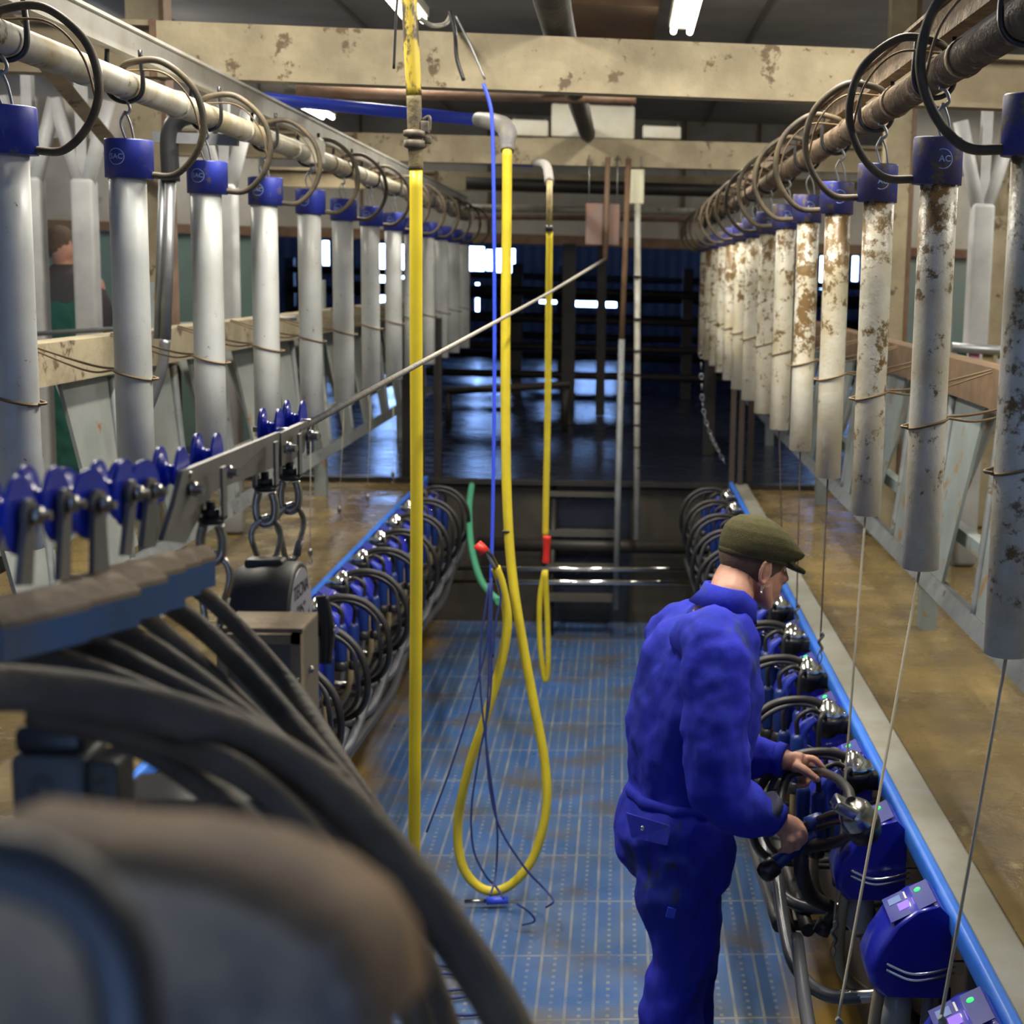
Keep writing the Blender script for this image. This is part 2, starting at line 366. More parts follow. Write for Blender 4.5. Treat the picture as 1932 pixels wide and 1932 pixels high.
# barn shell: far wall built round window openings, side walls
FY = 27.
def farwall(openings):
    b = MB(); xs = sorted(set([-8.6, 8.0]+[o[0] for o in openings]+[o[1] for o in openings]))
    for a, c in zip(xs, xs[1:]):
        mid = (a+c)/2; op = sorted([(o[2], o[3]) for o in openings if o[0] <= mid <= o[1]]); z = .4
        for lo, hi in op+[(4.4, 4.4)]:
            if lo-z > .01: b.box((mid, FY, (z+lo)/2), (c-a, .15, lo-z))
            z = hi
    return b
OPN = []
for (x0, y0, x1, y1) in ((880, 466, 914, 510), (918, 472, 932, 510), (936, 470, 950, 513), (958, 470, 972, 514), (897, 534, 905, 553), (897, 562, 905, 590), (608, 455, 622, 500), (703, 462, 765, 512), (712, 520, 765, 572), (1018, 560, 1050, 572), (1085, 562, 1163, 578), (1545, 484, 1560, 545), (1606, 484, 1620, 530), (1500, 488, 1506, 560), (1546, 430, 1560, 440), (1606, 432, 1622, 446)):
    a = atY(x0, y1, FY); c = atY(x1, y0, FY); OPN.append((a.x, c.x, a.z, c.z))
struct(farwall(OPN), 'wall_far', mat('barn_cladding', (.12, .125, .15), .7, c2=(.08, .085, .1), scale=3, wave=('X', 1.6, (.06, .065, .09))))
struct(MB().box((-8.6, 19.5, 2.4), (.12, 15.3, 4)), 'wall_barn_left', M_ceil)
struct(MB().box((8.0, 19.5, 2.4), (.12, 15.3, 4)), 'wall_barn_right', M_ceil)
for x in (-6.7, 6.05): struct(MB().box((x, 13.9, 3.97), (3.9, 4.1, .06)), 'ceiling_side', M_ceil)
for nm, x0, x1, mm in (('left', -8.45, -2.75, M_wallg), ('right', 2.0, 7.95, mat('teal_wall', (.13, .22, .22)))):
    struct(MB().box(((x0+x1)/2, 11.9, 1.75), (x1-x0, .12, 1.66)), 'wall_%s_return' % nm, mm); struct(MB().box(((x0+x1)/2, 11.9, 3.25), (x1-x0, .12, 1.3)), 'wall_%s_return_upper' % nm, M_wallp)
    struct(MB().box(((x0+x1)/2, 11.82, 2.6), (x1-x0, .04, .07)), 'trim_%s' % ('6' if nm == 'left' else '7'), M_rust)
# pit end wall and landing
b = MB(); b.box((-.9, 10.14, .47), (.78, .1, .94)); b.box((.47, 10.14, .47), (.78, .1, .94)); b.box((-.24, 10.35, .47), (.6, .1, .94))
struct(b, 'wall_pit_end', mat('black_pit_end', (.03, .027, .022), .6, c2=(.05, .042, .03), scale=5))

# ============================================================ roof beams
def beam(pl, pr, Yl, Yr, h, label):
    A = atY(*pl, Yl); B = atY(*pr, Yr); d = (B-A); A2 = A-d.normalized()*2.6; B2 = B+d.normalized()*2.6
    t = thing('roof_beam', label, 'beam', ((A.x+B.x)/2, (A.y+B.y)/2, min(A.z, B.z)-h), 'cream painted roof beams')
    dx = B-A; n = V((dx.y, -dx.x, 0)).normalized()*.10*-1
    for (P, Q, nm, dd) in ((A, B, 'box_beam', 1.),):
        prof = [P, P-V((0, 0, h)), P-V((0, 0, h))+n, P+n]
        MB().prism(prof, Q-P).build(nm, M_beam, t)
    for (P, Q) in ((A2, A), (B, B2)):
        m = MB(); s = n*.5
        for z0, z1 in ((0, .018), (h-.018, h)):
            p = P-V((0, 0, z1)); m.prism([p, p+V((0, 0, z1-z0)), p+V((0, 0, z1-z0))+n, p+n], Q-P)
        p = P+s-V((0, 0, h)); m.prism([p, p+V((0, 0, h)), p+V((0, 0, h))+n*.12, p+n*.12], Q-P)
        m.build('end_section', mat('beam_end_steel', (.3, .25, .16), .8, c2=(.2, .16, .1), scale=5), t)
    MB().box(A-V((0, 0, h/2))+n*.5, (.02, .13, h*1.02)).build('joint_plate', M_rust, t)
    return t
beam((288, 38), (1640, 92), 5.72, 5.66, .195, 'nearest cream roof beam crossing above the pit, steel pipe lying on it')
beam((670, 250), (1450, 270), 9.95, 9.75, .17, 'cream roof beam second from the camera with blue pipe below')
beam((820, 322), (1430, 335), 13.9, 13.5, .17, 'dim third roof beam from the camera, before the barn opening')
# dark log-like pipe crossing the beams
P = [atY(1005, -160, 4.3), atY(1030, 0, 5.3), atY(1058, 70, 5.9), atY(1082, 180, 7.3), atY(1112, 262, 9.6)]
P = [V((-.27, 4.3, 3.42)), V((-.27, 5.2, 3.34)), V((-.26, 6.0, 3.27)), V((-.25, 7.6, 3.24)), V((-.24, 9.8, 3.23))]
tag(MB().tube(P, [.075, .07, .062, .055, .05], 14).build('duct_pipe', mat('sooty_pipe', (.012, .011, .01), .7, c2=(.05, .042, .03), scale=6, bump=.6)), 'black grimy pipe lying lengthwise across the roof beams', 'pipe')
tag(MB().box((-.08, 9.3, 3.84), (.5, 1.7, .1)).build('board_panel', M_wood), 'brown wooden board panel under the ceiling above the first beam', 'panel')

# lamps
proto = thing('fluorescent_lamp', 'twin bare fluorescent tube lamp hanging left of centre beyond the first beam', 'ceiling lamp', (-1.15, 7.9, 3.66), 'fluorescent ceiling lamps')
MB().box((-1.15, 7.9, 3.74), (.14, 1.5, .06), bev=.01).build('lamp_body', M_white, proto)
for s in (-1, 1): MB().cyl((-1.15+s*.045, 7.2, 3.69), (-1.15+s*.045, 8.6, 3.69), .016).build('tube', M_lamp, proto)
b = MB()
for yy in (7.4, 8.4): b.cyl((-1.15, yy, 3.76), (-1.15, yy, 3.93), .008)
b.build('hanger', M_galv, proto)
LL = ['right of centre beyond the first beam', 'left over the pit before the first beam', 'right over the pit before the first beam', 'added for fill at far left before the barn opening', 'added for fill at far right before the barn opening', 'over the left cow platform at mid length', 'over the right cow platform at mid length', 'over the near end of the right platform', 'over the far end of the left platform', 'over the far end of the right platform']
for (x, y), l in zip(LAMPS[1:], LL): dup(proto, (x, y, 3.66), 'fluorescent tube lamp '+l)

# ============================================================ vacuum tubes rows
def text_mesh(txt, size, bold=0.0):
    c = bpy.data.curves.new('t', 'FONT'); c.body = txt; c.size = size; c.align_x = 'CENTER'; c.align_y = 'CENTER'; c.extrude = 0.0; c.offset = bold; c.resolution_u = 3
    o = bpy.data.objects.new('t', c); COL.objects.link(o); dg = bpy.context.evaluated_depsgraph_get(); me = bpy.data.meshes.new_from_object(o.evaluated_get(dg))
    vs = [v.co.copy() for v in me.vertices]; fs = [tuple(p.vertices) for p in me.polygons]
    bpy.data.objects.remove(o); bpy.data.curves.remove(c); return vs, fs
def text_on(mb, txt, size, fn, bold=0.0):
    vs, fs = text_mesh(txt, size, bold); i = len(mb.v); mb.v += [fn(v.x, v.y) for v in vs]
    for f in fs: mb.face([i+k for k in f])
ZB, ZT = 1.745, 2.65
def capoutline(r, ext, n=28):
    o = []
    for k in range(n):
        a = 2*math.pi*k/n; x = r*math.cos(a); y = r*math.sin(a)
        if x > 0: x = x*(1+ext/r) if x > 0 else x
        o.append((x, y))
    return o
def make_tube(side, rad, barrel_m, cap_m):
    s = 1 if side == 'left' else -1
    t = thing('vacuum_cylinder', 'x', 'vacuum cylinder', (0, 0, ZB), '%s row of white hanging cylinders' % side)
    b = MB(); b.lathe((0, 0, ZB), [(rad*.86, .012), (rad*.88, 0), (rad, .002), (rad, .3), (rad, .6), (rad, .84)], seg=28); b.build('barrel', barrel_m, t)
    R2 = rad*1.16; o = capoutline(R2, .012); b = MB()
    rings = []
    for (z, k) in ((ZT-.095, 1.0), (ZT-.004, 1.0), (ZT, .97)): rings.append([(s*x*k, y*k*1.0, z) for x, y in (o if s > 0 else list(reversed(o)))])
    b.loft(rings); 
    for i in range(len(b.f)): 
        if len(b.f[i]) > 4: b.sm[i] = False
    cp = b.build('cap', cap_m, t)
    # emblem: ring and the letters SAC wrapped on the front of the cap
    e = MB(); cen = math.radians(-100 if s > 0 else -95)
    def wrap(x, y, rr=R2+.0006): a = cen+x/rr; return V((rr*math.cos(a), rr*math.sin(a), ZT-.045+y))
    n = 28
    for k in range(n):
        a0 = 2*math.pi*k/n; a1 = 2*math.pi*(k+1)/n; i = len(e.v)
        for (a, r_) in ((a0, .0205), (a1, .0205), (a1, .0185), (a0, .0185)): e.v.append(wrap(r_*math.cos(a), r_*math.sin(a)))
        e.face((i, i+3, i+2, i+1))
    text_on(e, 'SAC', .018, wrap, .0003); e.build('emblem', M_inkw, cp)
    b = MB(); b.tube([(0, 0, ZT-.002), (-.012, 0, ZT+.04), (0, 0, ZT+.07)], .003, 6); b.tube([(0.02, 0, ZT-.002), (.012, 0, ZT+.04), (0, 0, ZT+.07)], .003, 6)
    b.tube([(0, 0, ZT+.06), (.012, 0, ZT+.075), (0.004, 0, ZT+.095), (-.01, 0, ZT+.1)], .004, 6); b.build('hanging_hook', M_galv, t)
    q = [(R2*.9+.008, 0, ZT-.085), (.12, -.01, ZT-.083), (.175, -.02, ZT-.03), (.198, -.025, ZT+.045), (.175, -.03, ZT+.13), (.10, -.03, ZT+.19), (.02, -.02, ZT+.185), (-.01, 0, ZT+.165)]
    MB().tube([(s*x, y, z) for x, y, z in q], .0085, 10).build('air_hose', M_rubd, t)
    q = [(.19, -.02, ZT+.0), (.165, -.025, ZT+.10), (.10, -.02, ZT+.165), (0, 0, ZT+.17)]
    MB().tube([(s*x, y+.01, z) for x, y, z in q], .0025, 6).build('signal_wire', M_wire, t)
    zt = 2.06; b = MB(); n = 16
    b.tube([(math.cos(2*math.pi*k/n)*(rad+.003), math.sin(2*math.pi*k/n)*(rad+.003), zt+.012*math.cos(2*math.pi*k/n)*(-s)) for k in range(n+1)], .0032, 6, n=2)
    b.tube([(s*(rad+.004), -.01, zt-.01), (s*(rad+.016), 0, zt-.008), (s*rad*.9, .02, zt-.004)], .003, 6)
    b.tube([(-s*rad*.9, .02, zt+.012), (-s*.16, .14, zt+.015), (-s*.40, .34, zt+.055)], .0035, 6); b.tube([(-s*rad*.9, -.005, zt+.012), (-s*.16, .12, zt+.0), (-s*.40, .33, zt+.05)], .003, 6)
    b.build('wire_tie', M_wire, t)
    return t
DY = .743
pl = make_tube('left', .0455, M_pvcL, M_cap); pr = make_tube('right', .0395, M_pvcR, M_capR)
first = True
for k in range(13):
    y = 3.22+k*DY+(0.02 if k % 3 == 1 else 0); lb = 'clean white cylinder with blue cap hanging in the left row, %s from the camera' % ORD[k]
    if k == 0: lb = 'clean white cylinder with blue cap at the left edge, nearest of the left row'
    if k == 12: lb = 'white cylinder with blue cap at the far end of the left row'
    if first: pl.location = (-1.25, y, ZB); pl['label'] = lb; first = False
    else: dup(pl, (-1.25, y, ZB), lb)
first = True; RT = []
for k in range(14):
    y = 2.395+k*.742; lb = 'dung spattered white cylinder hanging in the right row, %s from the camera' % ORD[k]
    if k == 0: lb = 'dung spattered white cylinder at the right edge, nearest of the right row'
    if k == 13: lb = 'white cylinder at the far end of the right row'
    if first: pr.location = (.65, y, ZB); pr['label'] = lb; o = pr; first = False
    else: o = dup(pr, (.65, y, ZB), lb)
    RT.append((o, y))
# cords under the right cylinders: (end point pixel, depth there)
CE = {0: ((1772, 1940), 2.25, M_cord), 1: ((1578, 1940), 2.62, M_cord), 2: ((1573, 1752), 3.6, M_cord), 3: ((1548, 1205), 4.56, M_cordd), 4: ((1503, 1150), 5.33, M_cordd), 5: ((1475, 1010), 6.1, M_cordd)}
for k, ((px, py), Y, m) in CE.items():
    A = V((.65, RT[k][1], ZB+.01)); B = atY(px, py, Y); 
    names = ['right edge', 'second', 'third', 'fourth', 'fifth', 'sixth']
    t = thing('pull_cord', '%s cord hanging down from the %s cylinder of the right row' % ('thin pale' if m == M_cord else 'thin dark', 'nearest' if k == 0 else names[k]), 'cord', (B.x, B.y, B.z), 'cords below the right cylinders')
    MB().tube([A, A.lerp(B, .5)+V((0, .0, -.005)), B], .0032 if m == M_cord else .0028, 8).build('cord', m, t)
    h = MB(); h.tube([B+V((0, 0, .02)), B+V((.008, 0, .01)), B+V((-.004, 0, -.01)), B+V((.006, 0, -.03)), B+V((0, 0, -.045))], .005, 8); h.tube([B+V((0, 0, -.04)), B+V((.007, 0, -.06)), B+V((0, 0, -.08)), B+V((-.007, 0, -.06)), B+V((0, 0, -.04))], .002, 6)
    h.build('end_hook', M_chromed if k > 2 else M_galv, t)
# little hooks on cords below the left cylinders
for k, (px, py) in enumerate(((585, 1040), (640, 960), (693, 937), (741, 893))):
    Y = 6.19+DY*k; B = atY(px, py, Y); A = V((-1.25, Y, ZB+.01))
    t = thing('pull_cord', 'thin cord with a small hook below the %s cylinder of the left row' % ORD[4+k], 'cord', (B.x, B.y, B.z), 'hooked cords below the left cylinders')
    MB().tube([A, B], .002, 6, curve=False).build('cord', M_cord, t)
    h = MB(); h.ball(B+V((0, 0, -.005)), (.01, .006, .02), 8); h.tube([B+V((0, 0, -.02)), B+V((.008, 0, -.04)), B+V((0, 0, -.055)), B+V((-.007, 0, -.045))], .0028, 6); h.build('end_hook', M_chromed, t)
# chain seen by the far right cylinders
b = MB(); cp = [atY(x, y, 9.5) for x, y in ((1322, 640), (1323, 700), (1325, 760), (1331, 793), (1341, 820), (1347, 835), (1355, 850), (1368, 875))]
for i in range(len(cp)-1):
    for j in range(3):
        p = cp[i].lerp(cp[i+1], (j+.5)/3); d = (cp[i+1]-cp[i]).normalized()*.02; u = V((.01, 0, 0)) if (i+j) % 2 else V((0, .01, 0))
        b.tube([p-d, p-d*.4+u, p+d*.4+u, p+d, p+d*.4-u, p-d*.4-u, p-d], .0035, 6, n=3)
tag(b.build('link_chain', M_galv), 'short steel link chain hanging beyond the far right cylinders', 'chain')

# overhead rails
def rail(side, x, m1, m2):
    s = 1 if side == 'left' else -1
    t = thing('overhead_rail', '%s overhead rail carrying the %s cylinders' % ('pale steel' if s > 0 else 'dirt caked', side), 'rail', (x, 7, 2.72), 'overhead cylinder rails')
    b = MB(); b.box((x-s*.03, 7.2, 2.90), (.035, 10.6, .062)); b.box((x-s*.03, 7.2, 2.935), (.055, 10.6, .008)); b.build('channel', m1, t)
    b = MB(); b.cyl((x, 1.9, 2.785), (x, 12.4, 2.785), .034, seg=20)
    for k in range(15): b.cyl((x, 2.2+k*.74, 2.785), (x, 2.23+k*.74, 2.785), .038, seg=20)
    b.build('air_pipe', m2, t)
    for k in range(14):
        y = 2.5+k*.743; b = MB().tube([(x-.04, y, 2.87), (x-.042, y, 2.77), (x, y, 2.742), (x+.042, y, 2.77), (x+.04, y, 2.87)], .006, 6); b.build('clamp', M_blk, t)
    return t
rail('left', -1.25, M_alu, M_rail); rail('right', .65, M_railR, M_railR)
random.seed(3)
for k in range(2, 13):                       # clods stuck on the right rail
    pass
b = MB(); A = atX(0, 118, -1.33); B = V((-1.35, 4.9, 2.42))
tag(MB().prism([atY(-10, 30, 4.4), atY(22, 25, 4.4), atY(272, 330, 6.85), atY(246, 335, 6.85)], (-.0, .02, .0)).build('diagonal_brace', M_beam), 'cream flat brace slanting behind the near left cylinders', 'brace')
t = thing('junction_box', 'small white junction box clamped on the left overhead rail', 'box', atX(590, 285, -1.22))
P = WL[t.name]; MB().box(P, (.08, .10, .1), bev=.01).build('housing', M_white, t); MB().cyl(P+V((.0, 0, -.05)), P+V((.0, 0, -.08)), .012).build('cable_gland', M_galv, t)
# galvanised trunking with black bend left of the third cylinder
t = thing('cable_conduit', 'grey steel conduit with black elbow beside the cream column on the left', 'conduit', atY(318, 640, 5.2))
b = MB(); A = atY(322, 330, 5.2); B = atY(312, 640, 5.2); b.cyl(A, B, .018); b.cyl(A+V((-.03, .02, 0)), B+V((-.03, .02, 0)), .014); b.tube([B, B+V((-.02, 0, -.12)), B+V((-.09, 0, -.3))], .018, 12); b.build('pipe', M_galv, t)
MB().tube([A+V((0, 0, -.02)), A+V((0, 0, .12)), A+V((.03, 0, .18)), A+V((.10, .0, .2))], .03, 12).build('elbow', M_blk, t)
MB().box(atY(370, 262, 5.2), (.27, .03, .035)).build('bracket', M_galv, t)

# ============================================================ stall frames both sides
def stall(side):
    s = -1 if side == 'left' else 1
    x0 = -1.78 if s < 0 else 1.22
    lab = 'left' if s < 0 else 'right'
    t = thing('rump_frame', 'long rusty %s rump frame of slanted steel plates behind the %s cylinders' % ('pale grey' if s < 0 else 'blue grey', lab), 'stall frame', (x0, 7, .95), 'stall rump frames')
    xb = x0-s*.10
    MB().box((x0, 7.6, 2.03), (.09, 11.6, .13)).build('top_beam', M_beam if s < 0 else mat('brown_caked_beam', (.17, .1, .05), .9, c2=(.09, .06, .035), scale=8), t)
    MB().box((xb, 7.6, 1.30), (.05, 11.6, .06), rot=Matrix.Rotation(.4*s, 3, 'Y')).build('lower_rail', M_galvd, t)
    MB().box((x0, 7.6, 1.48), (.045, 11.6, .05)).build('middle_rail', M_plateb, t)
    for k in range(16):
        y = 2.1+k*.72
        p = [(x0, y-.04, 1.97), (x0, y+.40, 1.97), (xb, y+.27, 1.33), (xb, y+.06, 1.33)]
        MB().prism(p, (s*.012, 0, 0)).build('slanted_plate', M_plate if s < 0 else M_plateb, t)
        p = [(x0+s*.16, y+.36, 1.95), (x0+s*.16, y+.66, 1.95), (xb+s*.04, y+.50, 1.34), (xb+s*.04, y+.36, 1.34)]
        MB().prism(p, (s*.01, 0, 0)).build('rear_plate', M_plate, t)
        MB().tube([(x0-s*.01, y+.42, 1.95), (x0-s*.05, y+.36, 1.65), (xb, y+.28, 1.32)], .016, 10).build('strut', M_galvd, t)
    for k in range(4):
        y = 2.6+k*3.4; MB().box((x0+s*.06, y, 1.6), (.07, .07, 1.34)).build('post', M_plateb, t)
    return t
stall('left'); stall('right')
# columns
for (px, py0, py1, Y, w_, label) in ((278, 140, 660, 6.9, .14, 'cream steel column behind the second cylinder of the left row'),
                                     (1690, 330, 700, 8.3, .14, 'cream steel column between the right cylinders'),):
    A = atY(px, py0, Y); t = thing('support_column', label, 'column', (A.x, A.y, .95), 'cream support columns')
    MB().box((A.x, Y, 2.42), (w_, .10, 2.94)).build('shaft', M_beam, t); MB().box((A.x+w_*.5+.012, Y, 2.42), (.02, .12, 2.94)).build('flange', M_rust, t)
# Y posts far left (pale) and far right
def ypost(X, Y, label, m, grp):
    t = thing('forked_post', label, 'post', (X, Y, .95), grp)
    MB().box((X, Y, 1.85), (.11, .11, 1.8), bev=.02).build('shaft', m, t)
    for s in (-1, 1): MB().tube([(X, Y, 2.66), (X+s*.13, Y, 3.14)], .038, 8, curve=False).build('fork_arm', m, t)
    MB().box((X, Y, 3.0), (.05, .05, .5)).build('hanger', m, t)
Mp = mat('pale_post_paint', (.42, .43, .43), .5, c2=(.3, .3, .31), scale=4)
for px, Y, lab in ((68, 8.0, 'pale forked post between the first and second left cylinders'), (166, 8.0, 'pale forked post just left of the second left cylinder'), (430, 8.0, 'pale forked post behind the fourth cylinder of the left row')):
    P = atY(px, 550, Y); ypost(P.x, Y, lab, Mp, 'pale forked posts')
for px, Y, lab in ((1845, 7.4, 'pale post against the teal wall left of the right edge'), (1880, 8.6, 'cream post against the teal wall by the right edge')):
    P = atY(px, 550, Y); ypost(P.x, Y, lab, Mp if Y < 8 else M_beam, 'posts by the teal wall')
tag(MB().box((-3.55, 8.2, 3.06), (2.3, .1, .2)).build('cross_beam', M_wallp), 'pale beam across the forked posts behind the left row', 'beam')
P = atY(210, 590, 7.6); tag(MB().cyl(atY(30, 632, 7.6), atY(560, 600, 7.6), .012).build('steel_rail', M_galv), 'thin pale rail in front of the person in green', 'rail')
tag(MB().cyl(atY(1795, 655, 6.6), atY(1990, 668, 6.6), .022).build('steel_rail', M_galv), 'grey steel pipe rail behind the right cylinders', 'rail')
# coloured hanging straps behind the right row
for i, (px, c) in enumerate(((1812, (.1, .3, .27)), (1836, (.5, .2, .3)), (1862, (.25, .2, .1)), (1890, (.35, .33, .3)))):
    P = atY(px, 700, 6.625); tag(MB().box(P, (.05, .012, .2), bev=.004).build('hanging_strap', mat('strap_%d' % i, c, .8)), ['teal', 'pink', 'brown', 'pale'][i]+' strap hanging on the rail behind the right cylinders', 'strap', 'straps on the right rail')
# control cabinets, boxes on the second beam
for nm, (x0, y0, x1, y1), Y, m, lab, cat in (('cabinet', (1040, 202, 1198, 258), 9.86, M_white, 'large white box behind the black pipe above the second beam', 'box'),
        ('junction_box', (1212, 240, 1285, 261), 9.86, M_white, 'small white box on top of the second beam', 'box'),
        ('junction_box', (965, 228, 1035, 256), 9.86, M_white, 'low cream box on the second beam by the yellow hose top', 'box'),
        ('junction_box', (1178, 320, 1216, 385), 9.8, mat('yellowed_plastic', (.6, .58, .42), .5), 'yellowed upright box hanging below the second beam', 'box'),
        ('rusty_sheet', (1104, 385, 1170, 462), 9.8, mat('rusty_grey_plate', (.17, .13, .12), .7, c2=(.2, .1, .07), scale=7), 'rusty grey steel plate hanging above the ladder', 'panel')):
    A = atY(x0, y1, Y); B = atY(x1, y0, Y); t = thing(nm, lab, cat, ((A.x+B.x)/2, Y, A.z))
    MB().box(((A.x+B.x)/2, Y, (A.z+B.z)/2), (B.x-A.x, .08 if nm != 'rusty_sheet' else .02, B.z-A.z), bev=.012).build('body', m, t)
    b = MB(); 
    for q in (A.x+.02, B.x-.02): b.cyl((q, Y, B.z-.005), (q, Y, max(B.z+.02, min(3.1, B.z+.6))), .004, seg=6)
    b.build('fixing', M_galv, t)
# service pipes between second and third beam
for i, (x0, y0, x1, y1, Y, r, m, lab) in enumerate((
        (420, 178, 918, 228, 6.3, .024, M_bluep, 'thick bright blue water pipe running left below the first beam'),
        (740, 298, 1010, 310, 10.4, .018, M_bluep, 'thin blue pipe under the second beam'),
        (560, 172, 1200, 186, 7.6, .028, M_rust, 'brown pipe running across under the first beam'),
        (880, 392, 1330, 400, 12.6, .03, M_rail, 'pale pipe across below the third beam'),
        (870, 408, 1320, 414, 13.2, .025, M_rust, 'rusty pipe across below the third beam'),
        (880, 346, 1420, 362, 12.2, .05, M_dark, 'dark cable tray before the third beam'))):
    tag(MB().cyl(atY(x0, y0, Y), atY(x1, y1, Y), r).build('service_pipe', m), lab, 'pipe')

# ============================================================ barn beyond: gates, posts
def gate(x0, x1, Y, z0, z1, n, lab, posts):
    t = thing('barn_gate', lab, 'gate', ((x0+x1)/2, Y, .95), 'dark barn gates')
    for i in range(n): z = z0+(z1-z0)*i/(n-1); MB().cyl((x0, Y, z), (x1, Y, z), .045, seg=10).build('bar', M_dark, t)
    for p in posts: MB().box((p, Y+.08, 1.7), (.12, .12, 1.5)).build('post', M_dark, t)
gate(-4.4, 3.9, 20.5, 1.25, 2.3, 5, 'dark tubular gate furthest across the barn', (-4.4, -2.5, -.8, .2, 2.2, 3.9))
gate(-3.2, 3.0, 17.4, 1.2, 2.15, 4, 'dark tubular gate across the barn nearer the pit', (-3.2, -1.2, .75, 3.0))
for i, (px, Y, w_, lab) in enumerate(((1133, 15.2, .09, 'black post under the rusty plate at the barn opening'), (1072, 14.2, .12, 'dark post beyond the ladder'), (766, 10.2, .05, 'black post behind the yellow pipe at the pit corner'), (826, 10.25, .05, 'black post at the left end corner of the pit'), (797, 10.25, .03, 'slim brown post between the two black posts at left'), (1386, 10.0, .035, 'brown post at the right end corner of the pit'), (1402, 10.0, .035, 'second brown post at the right end corner'), (1420, 10.1, .04, 'dark brown post right of the two corner posts'), (1340, 12, .09, 'dark thick post behind the far right cylinders'))):
    P = atY(px, 700, Y); hi = atY(px, 460 if i < 2 else 600, Y).z
    tag(MB().box((P.x, Y, (.95+hi)/2), (w_, w_, hi-.95)).build('steel_post', M_dark if i not in (4, 5, 6, 7) else mat('brown_post', (.06, .045, .035), .7)), lab, 'post')
tag(MB().cyl(atY(838, 738, 13.5), atY(1075, 726, 13.5), .035).tube([atY(1066, 727, 13.5), atY(1066, 727, 13.5)*1.0-V((0, 0, .42))], .03, 8).tube([atY(846, 738, 13.5), atY(846, 738, 13.5)-V((0, 0, .36))], .03, 8).build('steel_bar', M_dark), 'dark horizontal bar over the wet floor behind the yellow hose', 'bar')
tag(MB().ball((1.2, 17.9, 1.5), (.9, .5, .45), 20).tube([(1.9, 17.9, 1.5), (2.2, 17.9, 1.75), (2.5, 17.9, 1.7)], [.2, .16, .1], 12).build('cow', mat('cow_hide', (.03, .025, .025), .8, c2=(.3, .28, .27), scale=1.6)), 'x', 'cow') if False else None

# ============================================================ end of pit: ladder steps, pipes
t = thing('pit_steps', 'black steel steps at the far end of the pit with grey side rail', 'steps', (-.23, 9.9, 0))
for i, (py, Y) in enumerate(((925, 10.1), (1000, 9.98), (1065, 9.86), (1122, 9.74))):
    A = atY(1032, py, Y); B = atY(1162, py, Y); MB().box(((A.x+B.x)/2, Y, A.z-.015), (B.x-A.x, .12, .035)).build('tread', mat('worn_tread', (.07, .065, .058), .6), t)
MB().tube([(-.435, 9.70, .0), (-.435, 10.12, .96)], .022, 8, curve=False).build('stringer', M_dark, t)
MB().tube([atY(1162, 1150, 9.62), atY(1166, 925, 9.64), atY(1173, 640, 9.66)], .021, 10, curve=False).build('handrail', M_galvd, t)
tag(MB().cyl(atY(1173, 645, 9.66), atY(1186, 300, 9.7), .018).build('wooden_handle', M_wood), 'brown wooden pole standing above the pit steps handrail', 'pole')
tag(MB().cyl(atY(1142, 490, 9.75), atY(1147, 296, 9.75), .017).build('iron_rod', M_rust), 'rusty rod holding the far end of the steel cable', 'rod')
t = thing('plastic_pipe', 'white plastic pipe with dark bands hanging right of the steps', 'pipe', atY(1201, 1018, 9.72))
MB().cyl(atY(1203, 383, 9.76), atY(1201, 1018, 9.72), .0205).build('pipe', mat('white_striped_pipe', (.5, .5, .47), .4, c2=(.3, .28, .22), scale=6), t)
for py in (520, 600, 660, 705, 758, 800, 842, 880):
    A = atY(1202, py, 9.73); MB().cyl(A, A+V((0, 0, -.012)), .022).build('band', M_blk, t)
for i, py in enumerate((1072, 1097)):
    tag(MB().cyl(atY(805, py-.5, 9.5), atY(1390, py+3, 9.5), .017 if i else .015).build('milk_pipe', M_chrome), ['upper', 'lower'][i]+' shining steel pipe across the far end of the pit', 'pipe', 'steel pipes across the pit end')
tag(MB().cyl(atY(900, 1026, 9.95), atY(1345, 1034, 9.95), .045).build('drain_pipe', M_dark), 'thick black pipe above the two steel pipes at the pit end', 'pipe')
# milk pipe brackets
# ============================================================ hanging yellow hoses etc
t = thing('yellow_pipe', 'rigid yellow pipe hanging full height left of centre with dark worn top', 'pipe', atY(785, 1640, 4.4))
D = [atY(x, y, 4.4) for x, y in ((766, -110), (775, 60), (781, 180), (783, 260), (785, 320), (785, 600), (786, 1000), (783, 1400), (781, 1660), (779, 1955))]
MB().tube(D[4:], .0182, 16).build('pipe', M_yelp, t); MB().tube(D[:3], .0215, 14).build('upper_pipe', M_tape, t); MB().tube(D[2:5], .0205, 14).build('sleeve', mat('corroded_fitting', (.05, .036, .022), .7, c2=(.16, .125, .05), scale=22, bump=.6), t)
b = MB(); P = D[3]; b.lathe(P+V((0, 0, -.03)), [(.022, 0), (.031, .004), (.031, .022), (.022, .026)], seg=16); b.lathe(P+V((0, 0, .0)), [(.021, 0), (.033, .004), (.033, .018), (.021, .022)], seg=14)
b.box(P+V((.028, 0, .03)), (.026, .03, .035), bev=.006); b.box(P+V((.035, 0, -.005)), (.022, .02, .02), bev=.004); b.tube([P+V((.02, 0, .05)), P+V((.04, 0, .058)), P+V((.04, 0, .02))], .005, 8)
b.build('hose_clamp', mat('corroded_clamp', (.06, .048, .035), .6, .4, c2=(.16, .14, .11), scale=30), t)
t = thing('yellow_hose', 'long yellow hose with big loop almost touching the blue floor', 'hose', atY(930, 1690, 5.4))
